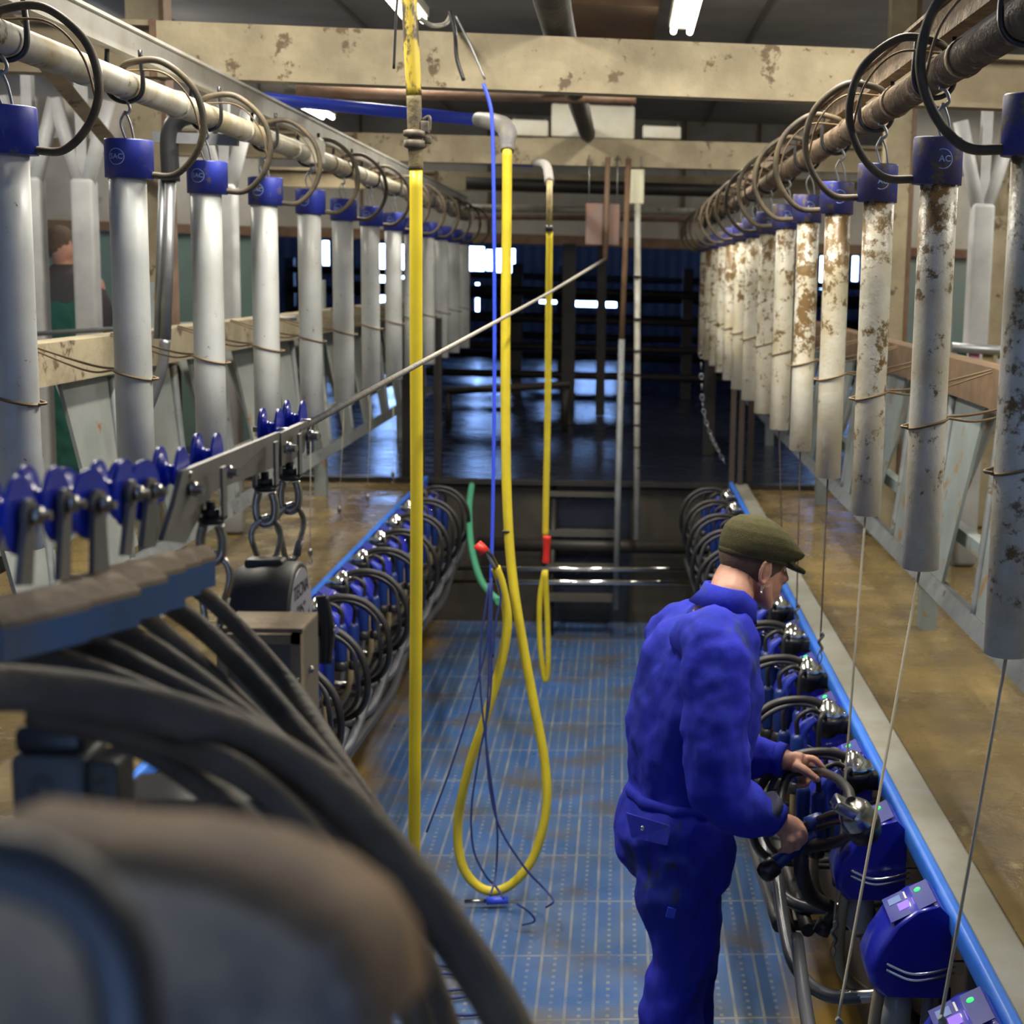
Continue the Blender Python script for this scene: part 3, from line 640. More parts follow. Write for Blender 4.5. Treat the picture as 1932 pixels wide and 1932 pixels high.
HP = [(957, 275), (956, 420), (954, 600), (954, 800), (957, 950), (966, 1080), (984, 1200), (1006, 1320), (1028, 1440), (1030, 1530), (1005, 1620), (960, 1672), (912, 1678), (873, 1635), (864, 1555), (884, 1450), (920, 1340), (948, 1240), (957, 1170), (948, 1110), (935, 1070)]
Q = [atY(x, y, 5.4) for x, y in HP]
for i in range(15, len(Q)): Q[i] = atY(*HP[i], 5.4-.012*(i-14)-.03)
MB().tube(Q, .0172, 14).build('hose', M_yel, t)
MB().tube([Q[-1], atY(922, 1045, 5.2), atY(908, 1027, 5.2)], [.013, .012, .011], 10).build('nozzle', M_chromed, t); MB().tube([atY(915, 1042, 5.19), atY(900, 1026, 5.19)], [.02, .017], 10).build('grip', M_red, t)
A = atY(957, 1000, 5.4); MB().cyl(A, A+V((.001, 0, -.008)), .019).build('clamp_ring', M_blk, t)
t = thing('yellow_hose', 'thin yellow hose with red trigger grip hanging in front of the steps', 'hose', atY(1028, 1288, 7.8))
Q = [atY(x, y, 7.8) for x, y in ((1037, 430), (1035, 600), (1033, 800), (1030, 950), (1029, 1010))]
MB().tube(Q, .0165, 12).build('hose', M_yel, t)
Q = [atY(x, y, 7.8) for x, y in ((1027, 1080), (1019, 1130), (1018, 1200), (1025, 1270), (1030, 1283), (1034, 1262), (1033, 1180), (1029, 1075))]
Q[-1].y -= .02; MB().tube(Q, .0145, 12).build('looped_hose', M_yel, t)
MB().tube([atY(1032, 1012, 7.75), atY(1031, 1040, 7.75), atY(1030, 1062, 7.75)], [.022, .018, .02], 10).build('trigger_grip', M_red, t)
MB().tube([atY(1037, 340, 7.8), atY(1036, 430, 7.8)], .015, 10).build('worn_end', mat('worn_hose_end', (.42, .35, .12), .6, c2=(.2, .15, .08), scale=18), t); A = atY(1036, 425, 7.79); MB().cyl(A, A+V((0, 0, -.03)), .02).build('clamp_ring', M_blk, t)
# elbow where the blue pipe turns down into the hose
t = thing('pipe_elbow', 'grey taped elbow joining the blue pipe to the yellow hose', 'pipe fitting', atY(945, 250, 5.5))
MB().tube([atY(905, 226, 6.1), atY(935, 232, 5.7), atY(956, 245, 5.45), atY(957, 285, 5.4)], [.03, .034, .034, .024], 14).build('elbow', mat('grey_tape', (.17, .175, .19), .6, c2=(.2, .18, .15), scale=20, bump=.5), t); 
t = thing('pipe_elbow', 'small grey elbow above the thin yellow hose', 'pipe fitting', atY(1037, 335, 7.8))
MB().tube([atY(1010, 308, 9.5), atY(1030, 312, 8.2), atY(1037, 345, 7.8)], .024, 12).build('elbow', mat('grey_tape', (.24, .25, .27)), t)
# blue cord
t = thing('blue_cord', 'thin bright blue cord hanging down by the yellow hose to the floor', 'cord', atY(935, 1700, 5.3))
Q = [atY(x, y, 5.3) for x, y in ((912, 158), (924, 195), (929, 240), (932, 400), (933, 700), (930, 950), (927, 1080), (925, 1230))]
b = MB().tube(Q, .0065, 8); b.build('taut_cord', M_bluep, t)
b = MB(); M_blc = mat('dark_blue_cord', (.02, .035, .16), .7)
for pts in (((925, 1100), (915, 1230), (860, 1420), (805, 1570)), ((927, 1090), (926, 1300), (905, 1420), (890, 1520), (893, 1600), (915, 1650), (935, 1672), (950, 1695)), ((925, 1100), (922, 1280), (917, 1400), (935, 1540), (985, 1630), (1030, 1680), (1044, 1700), (1030, 1712)), ((922, 1100), (905, 1260), (922, 1440), (938, 1560), (935, 1650), (925, 1690)), ((975, 1705), (1000, 1722), (1008, 1738), (985, 1745)), ((938, 1092), (945, 1130), (936, 1170), (930, 1240))):
    b.tube([atY(x, y, 5.28 if y < 1690 else 5.15) for x, y in pts], .0042, 6)
b.build('tangled_cord', M_blc, t)
t = thing('spray_gun', 'small blue handled spray gun lying on the floor below the hose loop', 'spray gun', atZ(935, 1703, .02))
A = atZ(905, 1700, .03); B = atZ(968, 1698, .03); MB().cyl(A.lerp(B, .2), A.lerp(B, .85), .014).build('handle', M_bluep, t); MB().cyl(A.lerp(B, -.45), A.lerp(B, .22), .007).build('barrel', M_chromed, t)
b = MB()
for cx, cy in ((850, 1800), (880, 1890), (840, 1860)):
    c = atZ(cx, cy, .012); b.tube([c+V((.11*math.cos(a)*1.2, .09*math.sin(a), 0)) for a in [k*.7 for k in range(10)]], .006, 6)
tag(b.build('cord_coil', M_blc), 'loose coil of dark blue cord on the floor by the black hoses', 'cord')
b = MB(); b.tube([atY(x, y, Y) for x, y, Y in ((890, 915, 9.6), (885, 960, 9.3), (889, 1030, 8.8), (905, 1090, 8.2), (925, 1120, 7.6), (942, 1135, 7.2))], .02, 12)
tag(b.build('green_hose', M_green), 'green hose curving down at the far left corner of the pit', 'hose')
tag(MB().tube([atY(790, 32, 5.2), atY(815, 48, 5.3), atY(840, 45, 5.5), atY(850, 30, 5.8)], .008, 8).build('cable', M_white), 'pale cable running from the yellow pipe top to the lamp', 'cable')
tag(MB().tube([atY(848, 20, 5.5), atY(858, 60, 5.5), atY(862, 110, 5.5), atY(875, 152, 5.5)], .007, 8).build('cable', M_blk), 'black cable dangling in front of the first beam', 'cable')
tag(MB().tube([atY(752, -40, 4.3), atY(747, 40, 4.3), atY(743, 130, 4.3)], .004, 6).build('cable', M_blk), 'thin black wire dangling left of the yellow pipe', 'cable')
tag(MB().tube([atY(860, 30, 5.4), atY(885, 80, 5.4), atY(915, 150, 5.4)], .004, 6).build('cable', M_galv), 'thin grey wire slanting across the first beam to the blue cord', 'cable')

# ============================================================ milking stations
def make_box():
    t = thing('control_box', 'x', 'control box', (0, 0, 0), 'blue control boxes under the right rail')
    prof = [(-.02, .0), (-.05, .03), (-.10, .015), (-.145, -.02), (-.18, -.075), (-.197, -.12), (-.192, -.155), (-.165, -.185), (-.02, -.19)]
    b = MB(); w_ = .075
    b.loft([[(x*k, y, z*k2-0.0) for x, z in prof] for (y, k, k2) in ((-w_, .93, .97), (-w_+.012, 1, 1), (w_-.012, 1, 1), (w_, .93, .97))][::-1])
    for i in range(len(b.f)): b.sm[i] = len(b.f[i]) == 4
    h = b.build('housing', M_elec, t)
    def on(u, v): # along slope: u 0..1 from back to front, v across
        a = V((-.058, 0, .0275)); c = V((-.14, 0, -.014)); n = V((-.48, 0, .88)); return a.lerp(c, u)+V((0, v, 0))+n*.004
    def pad(u0, u1, v0, v1, th, name, m, par):
        p = [on(u0, v0), on(u0, v1), on(u1, v1), on(u1, v0)]; return MB().prism(p, V((-.48, 0, .88))*th).build(name, m, par)
    pp = pad(-.1, 1.1, -.062, .062, .002, 'panel', mat('panel_film', (.02, .03, .24), .4), t)
    MB().lathe(on(.2, .03), [(.0075, 0), (.0075, .004), (.004, .006)], axis=(-.48, 0, .88), seg=12).build('led', M_led, pp)
    pad(.40, .80, -.030, .006, .003, 'display', M_scr, pp); pad(.45, .56, .014, .05, .003, 'keypad', M_white, pp); pad(.66, .98, .014, .046, .003, 'keypad', M_key, pp)
    b = MB()
    for dz in (0, -.014): b.tube([(-.16, -.078, -.10+dz), (-.11, -.095, -.115+dz), (-.06, -.10, -.11+dz), (-.0, -.085, -.10+dz)], .0035, 8)
    b.box((-.005, -.085, -.107), (.03, .012, .03)); b.build('wire_handle', M_chrome, t)
    b = MB(); b.lathe((-.12, .0, -.30), [(.02, 0), (.036, .02), (.038, .115)], seg=16); b.build('milk_bowl', M_clear, t)
    MB().tube([(-.165, -.04, -.17), (-.175, -.04, -.28), (-.16, -.02, -.40), (-.07, .03, -.5)], .014, 10).build('clear_hose', mat('yellowed_hose', (.34, .28, .17), .4), t)
    MB().tube([(-.05, -.03, -.18), (-.06, -.03, -.36), (-.03, -.0, -.55)], .012, 10).build('grey_hose', mat('grey_pvc', (.19, .2, .23), .4), t)
    MB().tube([(-.02, -.05, -.17), (-.03, -.1, -.28), (-.01, -.12, -.44), (.03, -.1, -.5)], .013, 10).build('black_hose', M_rub, t)
    return t
def make_cluster(s, name_group, bend=True):
    """s=-1 : pit lies towards -x (right rail); s=+1 pit towards +x"""
    t = thing('milking_cluster', 'x', 'milking cluster', (0, 0, 0), name_group)
    X = lambda x: s*x
    b = MB(); b.lathe((X(.09), 0, .0), [(.048, 0), (.05, .012), (.036, .03), (.017, .05), (.006, .055)], seg=20); b.box((X(.06), 0, .012), (.05, .07, .02), bev=.008); b.build('claw_lid', M_chrome, t)
    b = MB(); b.lathe((X(.09), 0, -.07), [(.02, 0), (.044, .02), (.052, .055), (.052, .07)], seg=20); b.box((X(.05), 0, -.03), (.08, .05, .05), bev=.01); b.build('claw_bowl', M_blk, t)
    for i, (a, c) in enumerate(((.19, -.05), (.22, .05), (.15, .10), (.13, -.11))):
        z = -.08-.02*i
        MB().tube([(X(.10), c*.3, .0), (X(.10+(a-.10)*.5), c*.8, .03), (X(a), c, .005), (X(a), c, z+.03)], .008, 8).build('short_tube', M_rub, t)
        cu = MB(); cu.lathe((X(a), c, z-.13), [(.012, 0), (.019, .02), (.021, .15), (.014, .165)], seg=16); q = cu.build('teat_cup', M_cup, t)
        MB().lathe((X(a), c, z-.155), [(.022, 0), (.024, .01), (.022, .03), (.012, .04)], seg=14).build('liner_mouth', M_blk, q)
    b = MB(); b.tube([(X(.13), -.03, -.0), (X(.165), -.03, -.03), (X(.175), -.03, -.07), (X(.16), -.03, -.11)], [.012, .02, .02, .01], 12); b.build('grip_handle', mat('bright_blue_plastic', (.05, .08, .6), .35), t)
    MB().tube([(X(.09), .0, .03), (X(.17), -.01, .055), (X(.27), -.02, .04), (X(.345), -.03, -.03), (X(.37), -.02, -.13), (X(.35), .04, -.24), (X(.28), .16, -.33), (X(.15), .26, -.38), (X(.02), .3, -.36)], .0125, 12).build('milk_hose', M_rub, t)
    MB().tube([(X(.09), .03, .015), (X(.2), .02, .03), (X(.30), .01, -.02), (X(.33), .0, -.12), (X(.31), .08, -.25), (X(.2), .2, -.36), (X(.04), .28, -.4)], .009, 10).build('pulse_hose', mat('grey_rubber', (.05, .05, .055), .4), t)
    return t
def make_hoop(s, grp):
    t = thing('guard_hoop', 'x', 'pipe hoop', (0, 0, 0), grp); X = lambda x: s*x
    MB().tube([(X(.33), .62, -.28), (X(.34), .30, -.33), (X(.33), .10, -.36), (X(.27), -.03, -.37), (X(.16), -.06, -.36), (X(.02), -.05, -.34)], .0175, 12).build('hoop', mat('grey_hoop', (.1, .105, .12), .3, .3), t)
    MB().tube([(X(.235), -.046, -.3685), (X(.16), -.0615, -.3595), (X(.08), -.06, -.35)], .0182, 12).build('worn_sleeve', M_chromed, t)
    return t
ZR = 1.0
box = make_box(); fx = True
YS = [2.612+.524*k for k in range(14)]
for k, y in enumerate(YS):
    lb = 'blue control box with green light under the right rail, %s from the camera' % ORD[k]
    if fx: box.location = (.762, y, ZR-.02); box['label'] = lb; fx = False
    else: dup(box, (.762, y, ZR-.02), lb)
# left boxes, mirrored
for k in range(9):
    c = dup(box, (-1.275, 4.95+.524*k+.2, ZR), 'blue control box under the left pit rail, %s from the camera' % ORD[k], (-1, 1, 1)); c['group'] = 'blue control boxes under the left rail'
    for ch in kids(c):
        for g in kids(ch):
            if g.name.startswith('led'): bpy.data.objects.remove(g)
cl = make_cluster(-1, 'milking clusters hanging under the right rail'); fx = True
for i, k in enumerate(range(3, 14)):
    y = YS[k]-.17; lb = 'milking cluster with chrome claw under the right rail, %s from the camera' % ORD[i]
    if fx: cl.location = (.757, y, ZR+.0); cl['label'] = lb; fx = False
    else: dup(cl, (.757, y, ZR+.0), lb)
cl2 = make_cluster(1, 'milking clusters hanging under the left rail'); fx = True
for i in range(10):
    y = 4.39+.524*i; lb = 'milking cluster with chrome claw under the left rail, %s from the camera' % ORD[i]
    if fx: cl2.location = (-1.275, y, ZR-.0); cl2['label'] = lb; fx = False
    else: dup(cl2, (-1.275, y, ZR-.0), lb)
hp = make_hoop(-1, 'grey pipe hoops along the right pit wall'); fx = True
for i, k in enumerate(range(0, 13)):
    lb = 'grey bent pipe hoop on the right pit wall, %s from the camera' % ORD[i]
    if fx: hp.location = (.80, YS[k]+.35, ZR-.02); hp['label'] = lb; fx = False
    else: dup(hp, (.80, YS[k]+.35, ZR-.02), lb)
hp = make_hoop(1, 'grey pipe hoops along the left pit wall'); fx = True
for i in range(9):
    lb = 'grey bent pipe hoop on the left pit wall, %s from the camera' % ORD[i]
    if fx: hp.location = (-1.30, 4.7+.524*i, ZR-.02); hp['label'] = lb; fx = False
    else: dup(hp, (-1.30, 4.7+.524*i, ZR-.02), lb)
# long hoses bundled along the left and right pit walls
for s, x, lab in ((1, -1.02, 'left'), (-1, .50, 'right')):
    t = thing('hose_bundle', 'bundle of thick black hoses running along the %s pit wall' % lab, 'hose bundle', (x, 6.5, .35), 'hose bundles along the pit walls')
    for i, (dx, dz) in enumerate(((0, 0), (.05*s, .05), (-.03*s, .07))):
        MB().tube([(x+dx+.015*math.sin(k*1.9+i), 3.9+k*.62, .52+dz+.02*math.sin(k*2.3+i*2)) for k in range(10)], .02, 10, n=4).build('hose', M_rub if i != 1 else mat('grey_rubber', (.05, .05, .055)), t)
    b = MB()
    for k in range(9): b = MB().box((-1.15 if s > 0 else .655, 4.1+k*.6, .5), (.275 if s > 0 else .30, .03, .02)); b.build('bracket', M_dark, t)
for s, x, lab in ((1, -1.25, 'left'), (-1, .77, 'right')):
    tag(MB().cyl((x, 1.5, .42), (x, 9.9, .42), .035).build('milk_line', mat('dull_pipe', (.13, .12, .11), .35, .6)), 'dull steel milk line low on the %s pit wall' % lab, 'pipe', 'milk lines on the pit walls')
# ============================================================ the milker
TH = math.radians(25); fw = V((math.cos(TH), math.sin(TH), 0)); lf = V((-math.sin(TH), math.cos(TH), 0))
man = thing('person', 'person in blue coveralls and olive flat cap in the pit, holding a milking cluster', 'person', (.19, 3.85, 0))
def ring(c, u, v, ru, rv, n=24, p=2.3):
    o = []
    for k in range(n):
        a = 2*math.pi*k/n; ca, sa = math.cos(a), math.sin(a); o.append(c+u*ru*math.copysign(abs(ca)**(2/p), ca)+v*rv*math.copysign(abs(sa)**(2/p), sa))
    return o
def remesh(o, vox, sm=4, disp=0, dsc=.08):
    m = o.modifiers.new('remesh', 'REMESH'); m.mode = 'VOXEL'; m.voxel_size = vox; m.use_smooth_shade = True
    s = o.modifiers.new('smooth', 'SMOOTH'); s.factor = .5; s.iterations = sm
    if disp:
        for i, (d, sc) in enumerate(((disp, dsc), (disp*.45, dsc*.4))):
            tx = bpy.data.textures.new('folds', 'CLOUDS'); tx.noise_scale = sc; tx.noise_depth = 1
            q = o.modifiers.new('folds', 'DISPLACE'); q.texture = tx; q.strength = d; q.texture_coords = 'LOCAL'; q.mid_level = .5
Z = V((0, 0, 1))
Y0 = 3.82
def PX(x, y, dl=0.0): return atY(x, y, Y0+dl)
b = MB()
T = [(1283, 1660, .105, .15), (1272, 1610, .145, .185), (1268, 1560, .150, .188), (1276, 1515, .132, .172), (1282, 1488, .120, .160), (1290, 1455, .134, .176), (1303, 1400, .15, .19), (1312, 1340, .152, .205), (1318, 1280, .146, .215), (1322, 1230, .128, .212), (1335, 1190, .105, .17), (1352, 1160, .080, .115), (1372, 1132, .060, .070), (1380, 1118, .05, .055)]
b.loft([ring(PX(x, y), fw, lf, a, c) for x, y, a, c in T])
sn = atY(1352, 1222, 3.63); sf = atY(1272, 1205, 3.99)
# shoulders and arms
el = atY(1352, 1478, 3.56); cu = atY(1458, 1545, 3.60)
b.tube([atY(1325, 1195, 3.74), sn, atY(1352, 1340, 3.58), el, atY(1395, 1520, 3.57), cu], [.085, .085, .086, .078, .064, .046], 16, n=6)
b.ball(el+V((-.01, 0, -.01)), .07, 16)
e2 = atY(1405, 1420, 4.08); c2_ = atY(1474, 1432, 3.98)
b.tube([atY(1310, 1190, 3.9), sf, atY(1335, 1320, 4.07), e2, atY(1440, 1424, 4.03), c2_], [.08, .08, .078, .068, .056, .045], 16, n=6)
# legs
for (pts, off) in ((((1278, 1600), (1272, 1680), (1285, 1790), (1270, 1880), (1262, 1960), (1258, 2040), (1256, 2110)), -.095), (((1278, 1600), (1290, 1680), (1302, 1790), (1290, 1880), (1282, 1960), (1280, 2040), (1280, 2100)), .095)):
    b.tube([PX(x, y, off*1.0) for x, y in pts], [.10, .108, .084, .084, .088, .078, .07], 18, n=6)
cov = b.build('coveralls', M_cloth, man); remesh(cov, .0095, 4, .036, .15)
# elastic waist: puckered band
n = 60; wc = PX(1281, 1494); rr = []
for z, g in ((-.016, .000), (-.008, .006), (.006, .006), (.014, .0)):
    rr.append([wc+fw*((.125+g+.0035*math.sin(k*7.3)) * math.cos(2*math.pi*k/n))+lf*((.167+g+.0035*math.sin(k*7.3))*math.sin(2*math.pi*k/n))+Z*z for k in range(n)])
MB().loft(rr).build('elastic_waistband', M_cloth, man)
# collar
cc = [PX(1379, 1128), PX(1386, 1106)]
rr = []
for (c, ru, rv, dz) in ((PX(1364, 1142), .088, .098, 0), (PX(1374, 1122), .074, .078, 0), (PX(1380, 1106), .070, .072, 0), (PX(1381, 1106), .063, .065, 0), (PX(1377, 1120), .060, .062, 0)):
    rr.append([p+Z*(-.055*max(0, math.cos(2*math.pi*k/24)) + .012*max(0, -math.cos(2*math.pi*k/24)))+fw*0 for k, p in enumerate(ring(c, fw, lf, ru, rv, 24, 2))])
MB().loft(rr).build('collar', M_cloth, man)
# hip pocket flap with press stud, seen on the near hip
P = [atY(x, y, yy) for x, y, yy in ((1181, 1532, 3.70), (1262, 1556, 3.628), (1256, 1592, 3.618), (1190, 1578, 3.68))]
fl_ = MB().prism(P, (0.004, -.012, 0)).build('pocket_flap', M_cloth, man)
A = atY(1211, 1558, 3.655); MB().lathe(A+V((.002, -.014, 0)), [(.0065, 0), (.0065, .003), (.003, .004)], axis=(0, -1, 0), seg=12).build('press_stud', M_chrome, fl_)
A = atY(1266, 1722, 3.61); MB().box(A, (.022, .006, .026), rot=Matrix.Rotation(.2, 3, 'Y')).build('blue_tag', M_bluep, man)
A = atY(1432, 1300, 3.88)
# cuffs
MB().tube([atY(1449, 1538, 3.598), atY(1466, 1549, 3.602)], [.050, .045], 20, curve=False).build('cuff', M_cloth, man)
MB().tube([atY(1466, 1431, 3.985), atY(1482, 1434, 3.975)], [.048, .044], 20, curve=False).build('cuff', M_cloth, man)
q = MB().tube([atY(1436, 1527, 3.592), atY(1450, 1539, 3.596)], [.0565, .052], 20, curve=False).build('worn_patch', M_clothd, man)
# ---- body: one continuous skin mesh (head, neck, torso, limbs, hands)
hy = math.radians(27); hp_ = math.radians(17)
hf = V((math.cos(hy)*math.cos(hp_), math.sin(hy)*math.cos(hp_), -math.sin(hp_))); hl = V((-math.sin(hy), math.cos(hy), 0)); hu = hf.cross(hl)
hc = atY(1424, 1062, 3.90); HM = Matrix((hf, hl, hu)).transposed()
H = lambda x, y, z: hc+HM @ V((x, y, z))
b = MB()
b.ball(H(-.012, 0, .02), (.093, .075, .085), 24, HM); b.ball(H(.03, 0, -.035), (.066, .060, .080), 24, HM)
b.ball(H(.052, 0, -.085), (.034, .036, .026), 16, HM); b.ball(H(.07, 0, -.098), (.018, .02, .016), 12, HM)
b.tube([H(.01, -.055, -.045), H(.03, -.052, -.082), H(.066, -.018, -.10)], [.02, .018, .015], 10); b.tube([H(.01, .055, -.045), H(.03, .052, -.082), H(.066, .018, -.10)], [.02, .018, .015], 10)
b.tube([H(.084, 0, .022), H(.098, 0, .0), H(.112, 0, -.026)], [.008, .0085, .0115], 10); b.ball(H(.101, -.009, -.03), .008, 8); b.ball(H(.101, .009, -.03), .008, 8)
b.tube([H(.078, -.04, .022), H(.09, -.018, .03), H(.09, .018, .03), H(.078, .04, .022)], .009, 8)
b.ball(H(.062, -.038, -.018), (.024, .02, .018), 12, HM); b.ball(H(.062, .038, -.018), (.024, .02, .018), 12, HM)
b.tube([H(.086, -.022, -.060), H(.095, 0, -.057), H(.086, .022, -.060)], .006, 8); b.tube([H(.084, -.020, -.070), H(.093, 0, -.070), H(.084, .020, -.070)], .007, 8)
for s in (-1, 1):
    ear = [H(-.016+.017*math.cos(a), s*(.079+.008*math.sin(a*.5)), -.012+.031*math.sin(a)) for a in [k*math.pi*2/12*.86+2.1 for k in range(13)]]
    b.tube(ear, .0055, 8, n=2); b.ball(H(-.012, s*.076, -.014), (.012, .006, .024), 12, HM); b.ball(H(-.012, s*.077, -.043), (.008, .006, .009), 10, HM)
b.tube([PX(1345, 1190), PX(1375, 1135), H(-.045, 0, -.055), H(-.02, 0, -.02)], [.075, .062, .056, .055], 18, n=5)
b.loft([ring(PX(x, y), fw, lf, a*.72, c*.72) for x, y, a, c in T[:-2]])
b.tube([sn, atY(1352, 1340, 3.58), el, cu, atY(1472, 1552, 3.605)], [.055, .05, .042, .030, .027], 14, n=5)
b.tube([sf, atY(1335, 1320, 4.07), e2, c2_, atY(1488, 1438, 3.97)], [.055, .05, .042, .030, .026], 14, n=5)
for off, dx in ((-.095, 0), (.095, 18)):
    b.tube([PX(1272+dx, 1660, off), PX(1285+dx, 1790, off), PX(1264+dx, 1960, off), PX(1256+dx, 2140, off)], [.085, .06, .055, .045], 14, n=5)
# near (right) hand, gripping
def J(*q): return [atY(x, y, yy) for x, y, yy in q]
b.tube(J((1468, 1548, 3.604), (1482, 1558, 3.603), (1494, 1568, 3.602), (1499, 1577, 3.603)), [.027, .034, .036, .030], 14, n=5, rv=.72, ov=(0.6, -.25, .8))
b.ball(atY(1490, 1563, 3.603), (.036, .024, .034), 16)
for q in (((1505, 1555, 3.598), (1515, 1566, 3.585), (1519, 1582, 3.588), (1511, 1592, 3.612)), ((1499, 1565, 3.594), (1507, 1580, 3.578), (1507, 1596, 3.588), (1499, 1601, 3.614)),
          ((1489, 1571, 3.592), (1494, 1588, 3.576), (1493, 1602, 3.588), (1486, 1606, 3.612)), ((1478, 1572, 3.594), (1480, 1589, 3.582), (1479, 1602, 3.592), (1473, 1605, 3.612))):
    b.tube(J(*q), [.0105, .0098, .009, .0078], 10, n=5); b.ball(J(*q)[-1], .0078, 8)
q = J((1484, 1550, 3.625), (1502, 1552, 3.648), (1516, 1564, 3.655), (1522, 1578, 3.648)); b.tube(q, [.014, .0125, .011, .009], 10, n=5); b.ball(q[-1], .009, 8)
# far (left) hand, thumb and index over the hose
b.tube(J((1484, 1437, 3.972), (1500, 1438, 3.965), (1514, 1440, 3.96)), [.025, .034, .033], 14, n=5, rv=.62, ov=(.3, -.4, .85))
b.ball(atY(1504, 1439, 3.962), (.034, .022, .028), 16)
for q in (((1516, 1430, 3.965), (1535, 1432, 3.955), (1548, 1443, 3.95), (1558, 1457, 3.952)), ((1516, 1440, 3.985), (1532, 1446, 3.995), (1541, 1462, 3.99), (1538, 1474, 3.975)),
          ((1508, 1450, 3.98), (1522, 1462, 3.99), (1522, 1478, 3.975), (1513, 1483, 3.955)), ((1498, 1452, 3.975), (1510, 1466, 3.985), (1511, 1480, 3.97), (1503, 1484, 3.95))):
    b.tube(J(*q), [.0108, .010, .009, .0078], 10, n=5); b.ball(J(*q)[-1], .0078, 8)
q = J((1498, 1443, 3.935), (1516, 1452, 3.92), (1531, 1463, 3.915), (1543, 1471, 3.915)); b.tube(q, [.016, .0135, .0115, .0095], 10, n=5); b.ball(q[-1], .0095, 8)
bd = b.build('body', M_skin, man); remesh(bd, .0042, 3)
MB().box(atY(1544, 1470, 3.906), (.013, .003, .010), bev=.002, rot=Matrix.Rotation(.6, 3, 'Y')).build('thumb_nail', mat('nail', (.7, .5, .42), .3), bd)
# eyes, hair, earring
for s in (-1, 1): MB().ball(H(.072, s*.028, .006), .0105, 12).build('eye', M_white, man)
b = MB(); b.ball(H(-.014, 0, .018), (.0945, .0765, .084), 24, HM)
hr = b.build('hair', M_hair, man)
b = MB(); b.tube([H(-.012, -.084, -.046)+HM @ V((0, -.004*math.sin(a), -.010+.010*math.cos(a))) for a in [k*.7 for k in range(10)]], .0016, 6); b.ball(H(-.012, -.086, -.068), .004, 8); b.build('earring', M_chrome, man)
# flat cap
b = MB(); rings = []
CW = Matrix.Rotation(math.radians(-6), 3, hl) @ HM
K = lambda x, y, z: hc+CW @ V((x, y, z))
for (z, a, c, sx) in ((.018, .098, .082, -.006), (.024, .103, .088, -.004), (.040, .112, .096, .003), (.062, .115, .099, .008), (.086, .108, .093, .006), (.106, .088, .077, .000), (.120, .058, .052, -.008), (.126, .02, .02, -.012)):
    r = []
    for k in range(32):
        t = 2*math.pi*k/32; x = a*math.cos(t)+sx; y = c*math.sin(t); zz = z
        if x > 0: zz -= .26*x*(z-.018)/.1*(1+x*4); 
        r.append(K(x+(.02*max(0, math.cos(t))**2 if z < .07 else 0), y, zz))
    rings.append(r)
b.loft(rings)
pk = []
for (ex, z, dz) in ((0, .016, 0),):
    for k in range(13):
        t = math.radians(-68+136*k/12); pk.append(K(.155*math.cos(t)**.8*1.0 if math.cos(t) > 0 else 0, .088*math.sin(t), .012-.05*math.cos(t)**2*.5))
    pk += [K(.05, .06, .02), K(.05, -.06, .02)]
b.prism(pk, CW @ V((0, 0, .010)))
capo = b.build('flat_cap', M_cap_w, man); remesh(capo, .0035, 6)
b = MB(); r1 = [];
for (g, z) in ((.0, .016), (.0025, .018), (.003, .030), (.0, .033)):
    r1.append([K((.099+g)*math.cos(2*math.pi*k/40)-.006, (.083+g)*math.sin(2*math.pi*k/40), z-.010*max(0, math.cos(2*math.pi*k/40))) for k in range(40)])
b.loft(r1).build('cap_band', M_cap_w, man)
# boots
for off, dx in ((-.095, 0), (.095, 22)):
    a = PX(1258+dx, 2080, off); m = MB(); m.tube([V((a.x, a.y, .02)), V((a.x, a.y, .15)), V((a.x, a.y, .33))], [.05, .055, .07], 16); m.loft([ring(V((a.x, a.y, z))+fw*.06, fw, lf, ru, rv) for z, ru, rv in ((0, .14, .048), (.02, .145, .052), (.06, .13, .05), (.09, .09, .045))])
    m.build('rubber_boot', M_rub, man)
# ---- the cluster held in the hands
HC = atY(1618, 1542, 3.46)
t = thing('milking_cluster', 'chrome milking cluster held up by the person, tilted, with black hose', 'milking cluster', HC)
ax = V((-.42, -.30, .75)).normalized()
MB().lathe(HC-ax*.01, [(.044, -.02), (.046, 0), (.042, .03), (.034, .045), (.018, .052), (.008, .054)], axis=ax, seg=22).box(HC+V((-.035, -.01, .03)), (.06, .07, .03), bev=.008, rot=Matrix.Rotation(.5, 3, 'Y')).build('claw_lid', M_chromed, t)
MB().lathe(HC-ax*.08, [(.02, 0), (.04, .02), (.048, .05), (.048, .07)], axis=ax, seg=20).build('claw_bowl', M_blk, t)
MB().tube(J((1606, 1512, 3.46), (1600, 1490, 3.55), (1580, 1470, 3.75), (1550, 1457, 3.93), (1515, 1455, 3.96), (1490, 1462, 3.97), (1478, 1485, 3.95), (1473, 1515, 3.9), (1478, 1560, 3.86)), .0125, 12).build('milk_hose', M_rub, t)
for i, (q, cup) in enumerate(((((1600, 1530, 3.46), (1570, 1535, 3.55), (1545, 1545, 3.62)), ((1545, 1545, 3.66), (1520, 1556, 3.65))), (((1600, 1548, 3.46), (1570, 1552, 3.55), (1545, 1562, 3.62)), ((1530, 1575, 3.65), (1448, 1643, 3.61))))):
    MB().tube(J(*q), .0085, 10).build('short_tube', M_rub, t)
    A, B = J(*cup); d = (B-A).normalized(); c_ = MB().lathe(A, [(.013, -.01), (.018, 0), (.019, (B-A).length*.9), (.013, (B-A).length)], axis=d, seg=18).build('teat_cup', M_cup, t)
    if i: MB().lathe(B-d*.028, [(.021, 0), (.026, .004), (.027, .035), (.02, .048), (.008, .052)], axis=d, seg=18).build('liner_mouth', M_blk, c_)
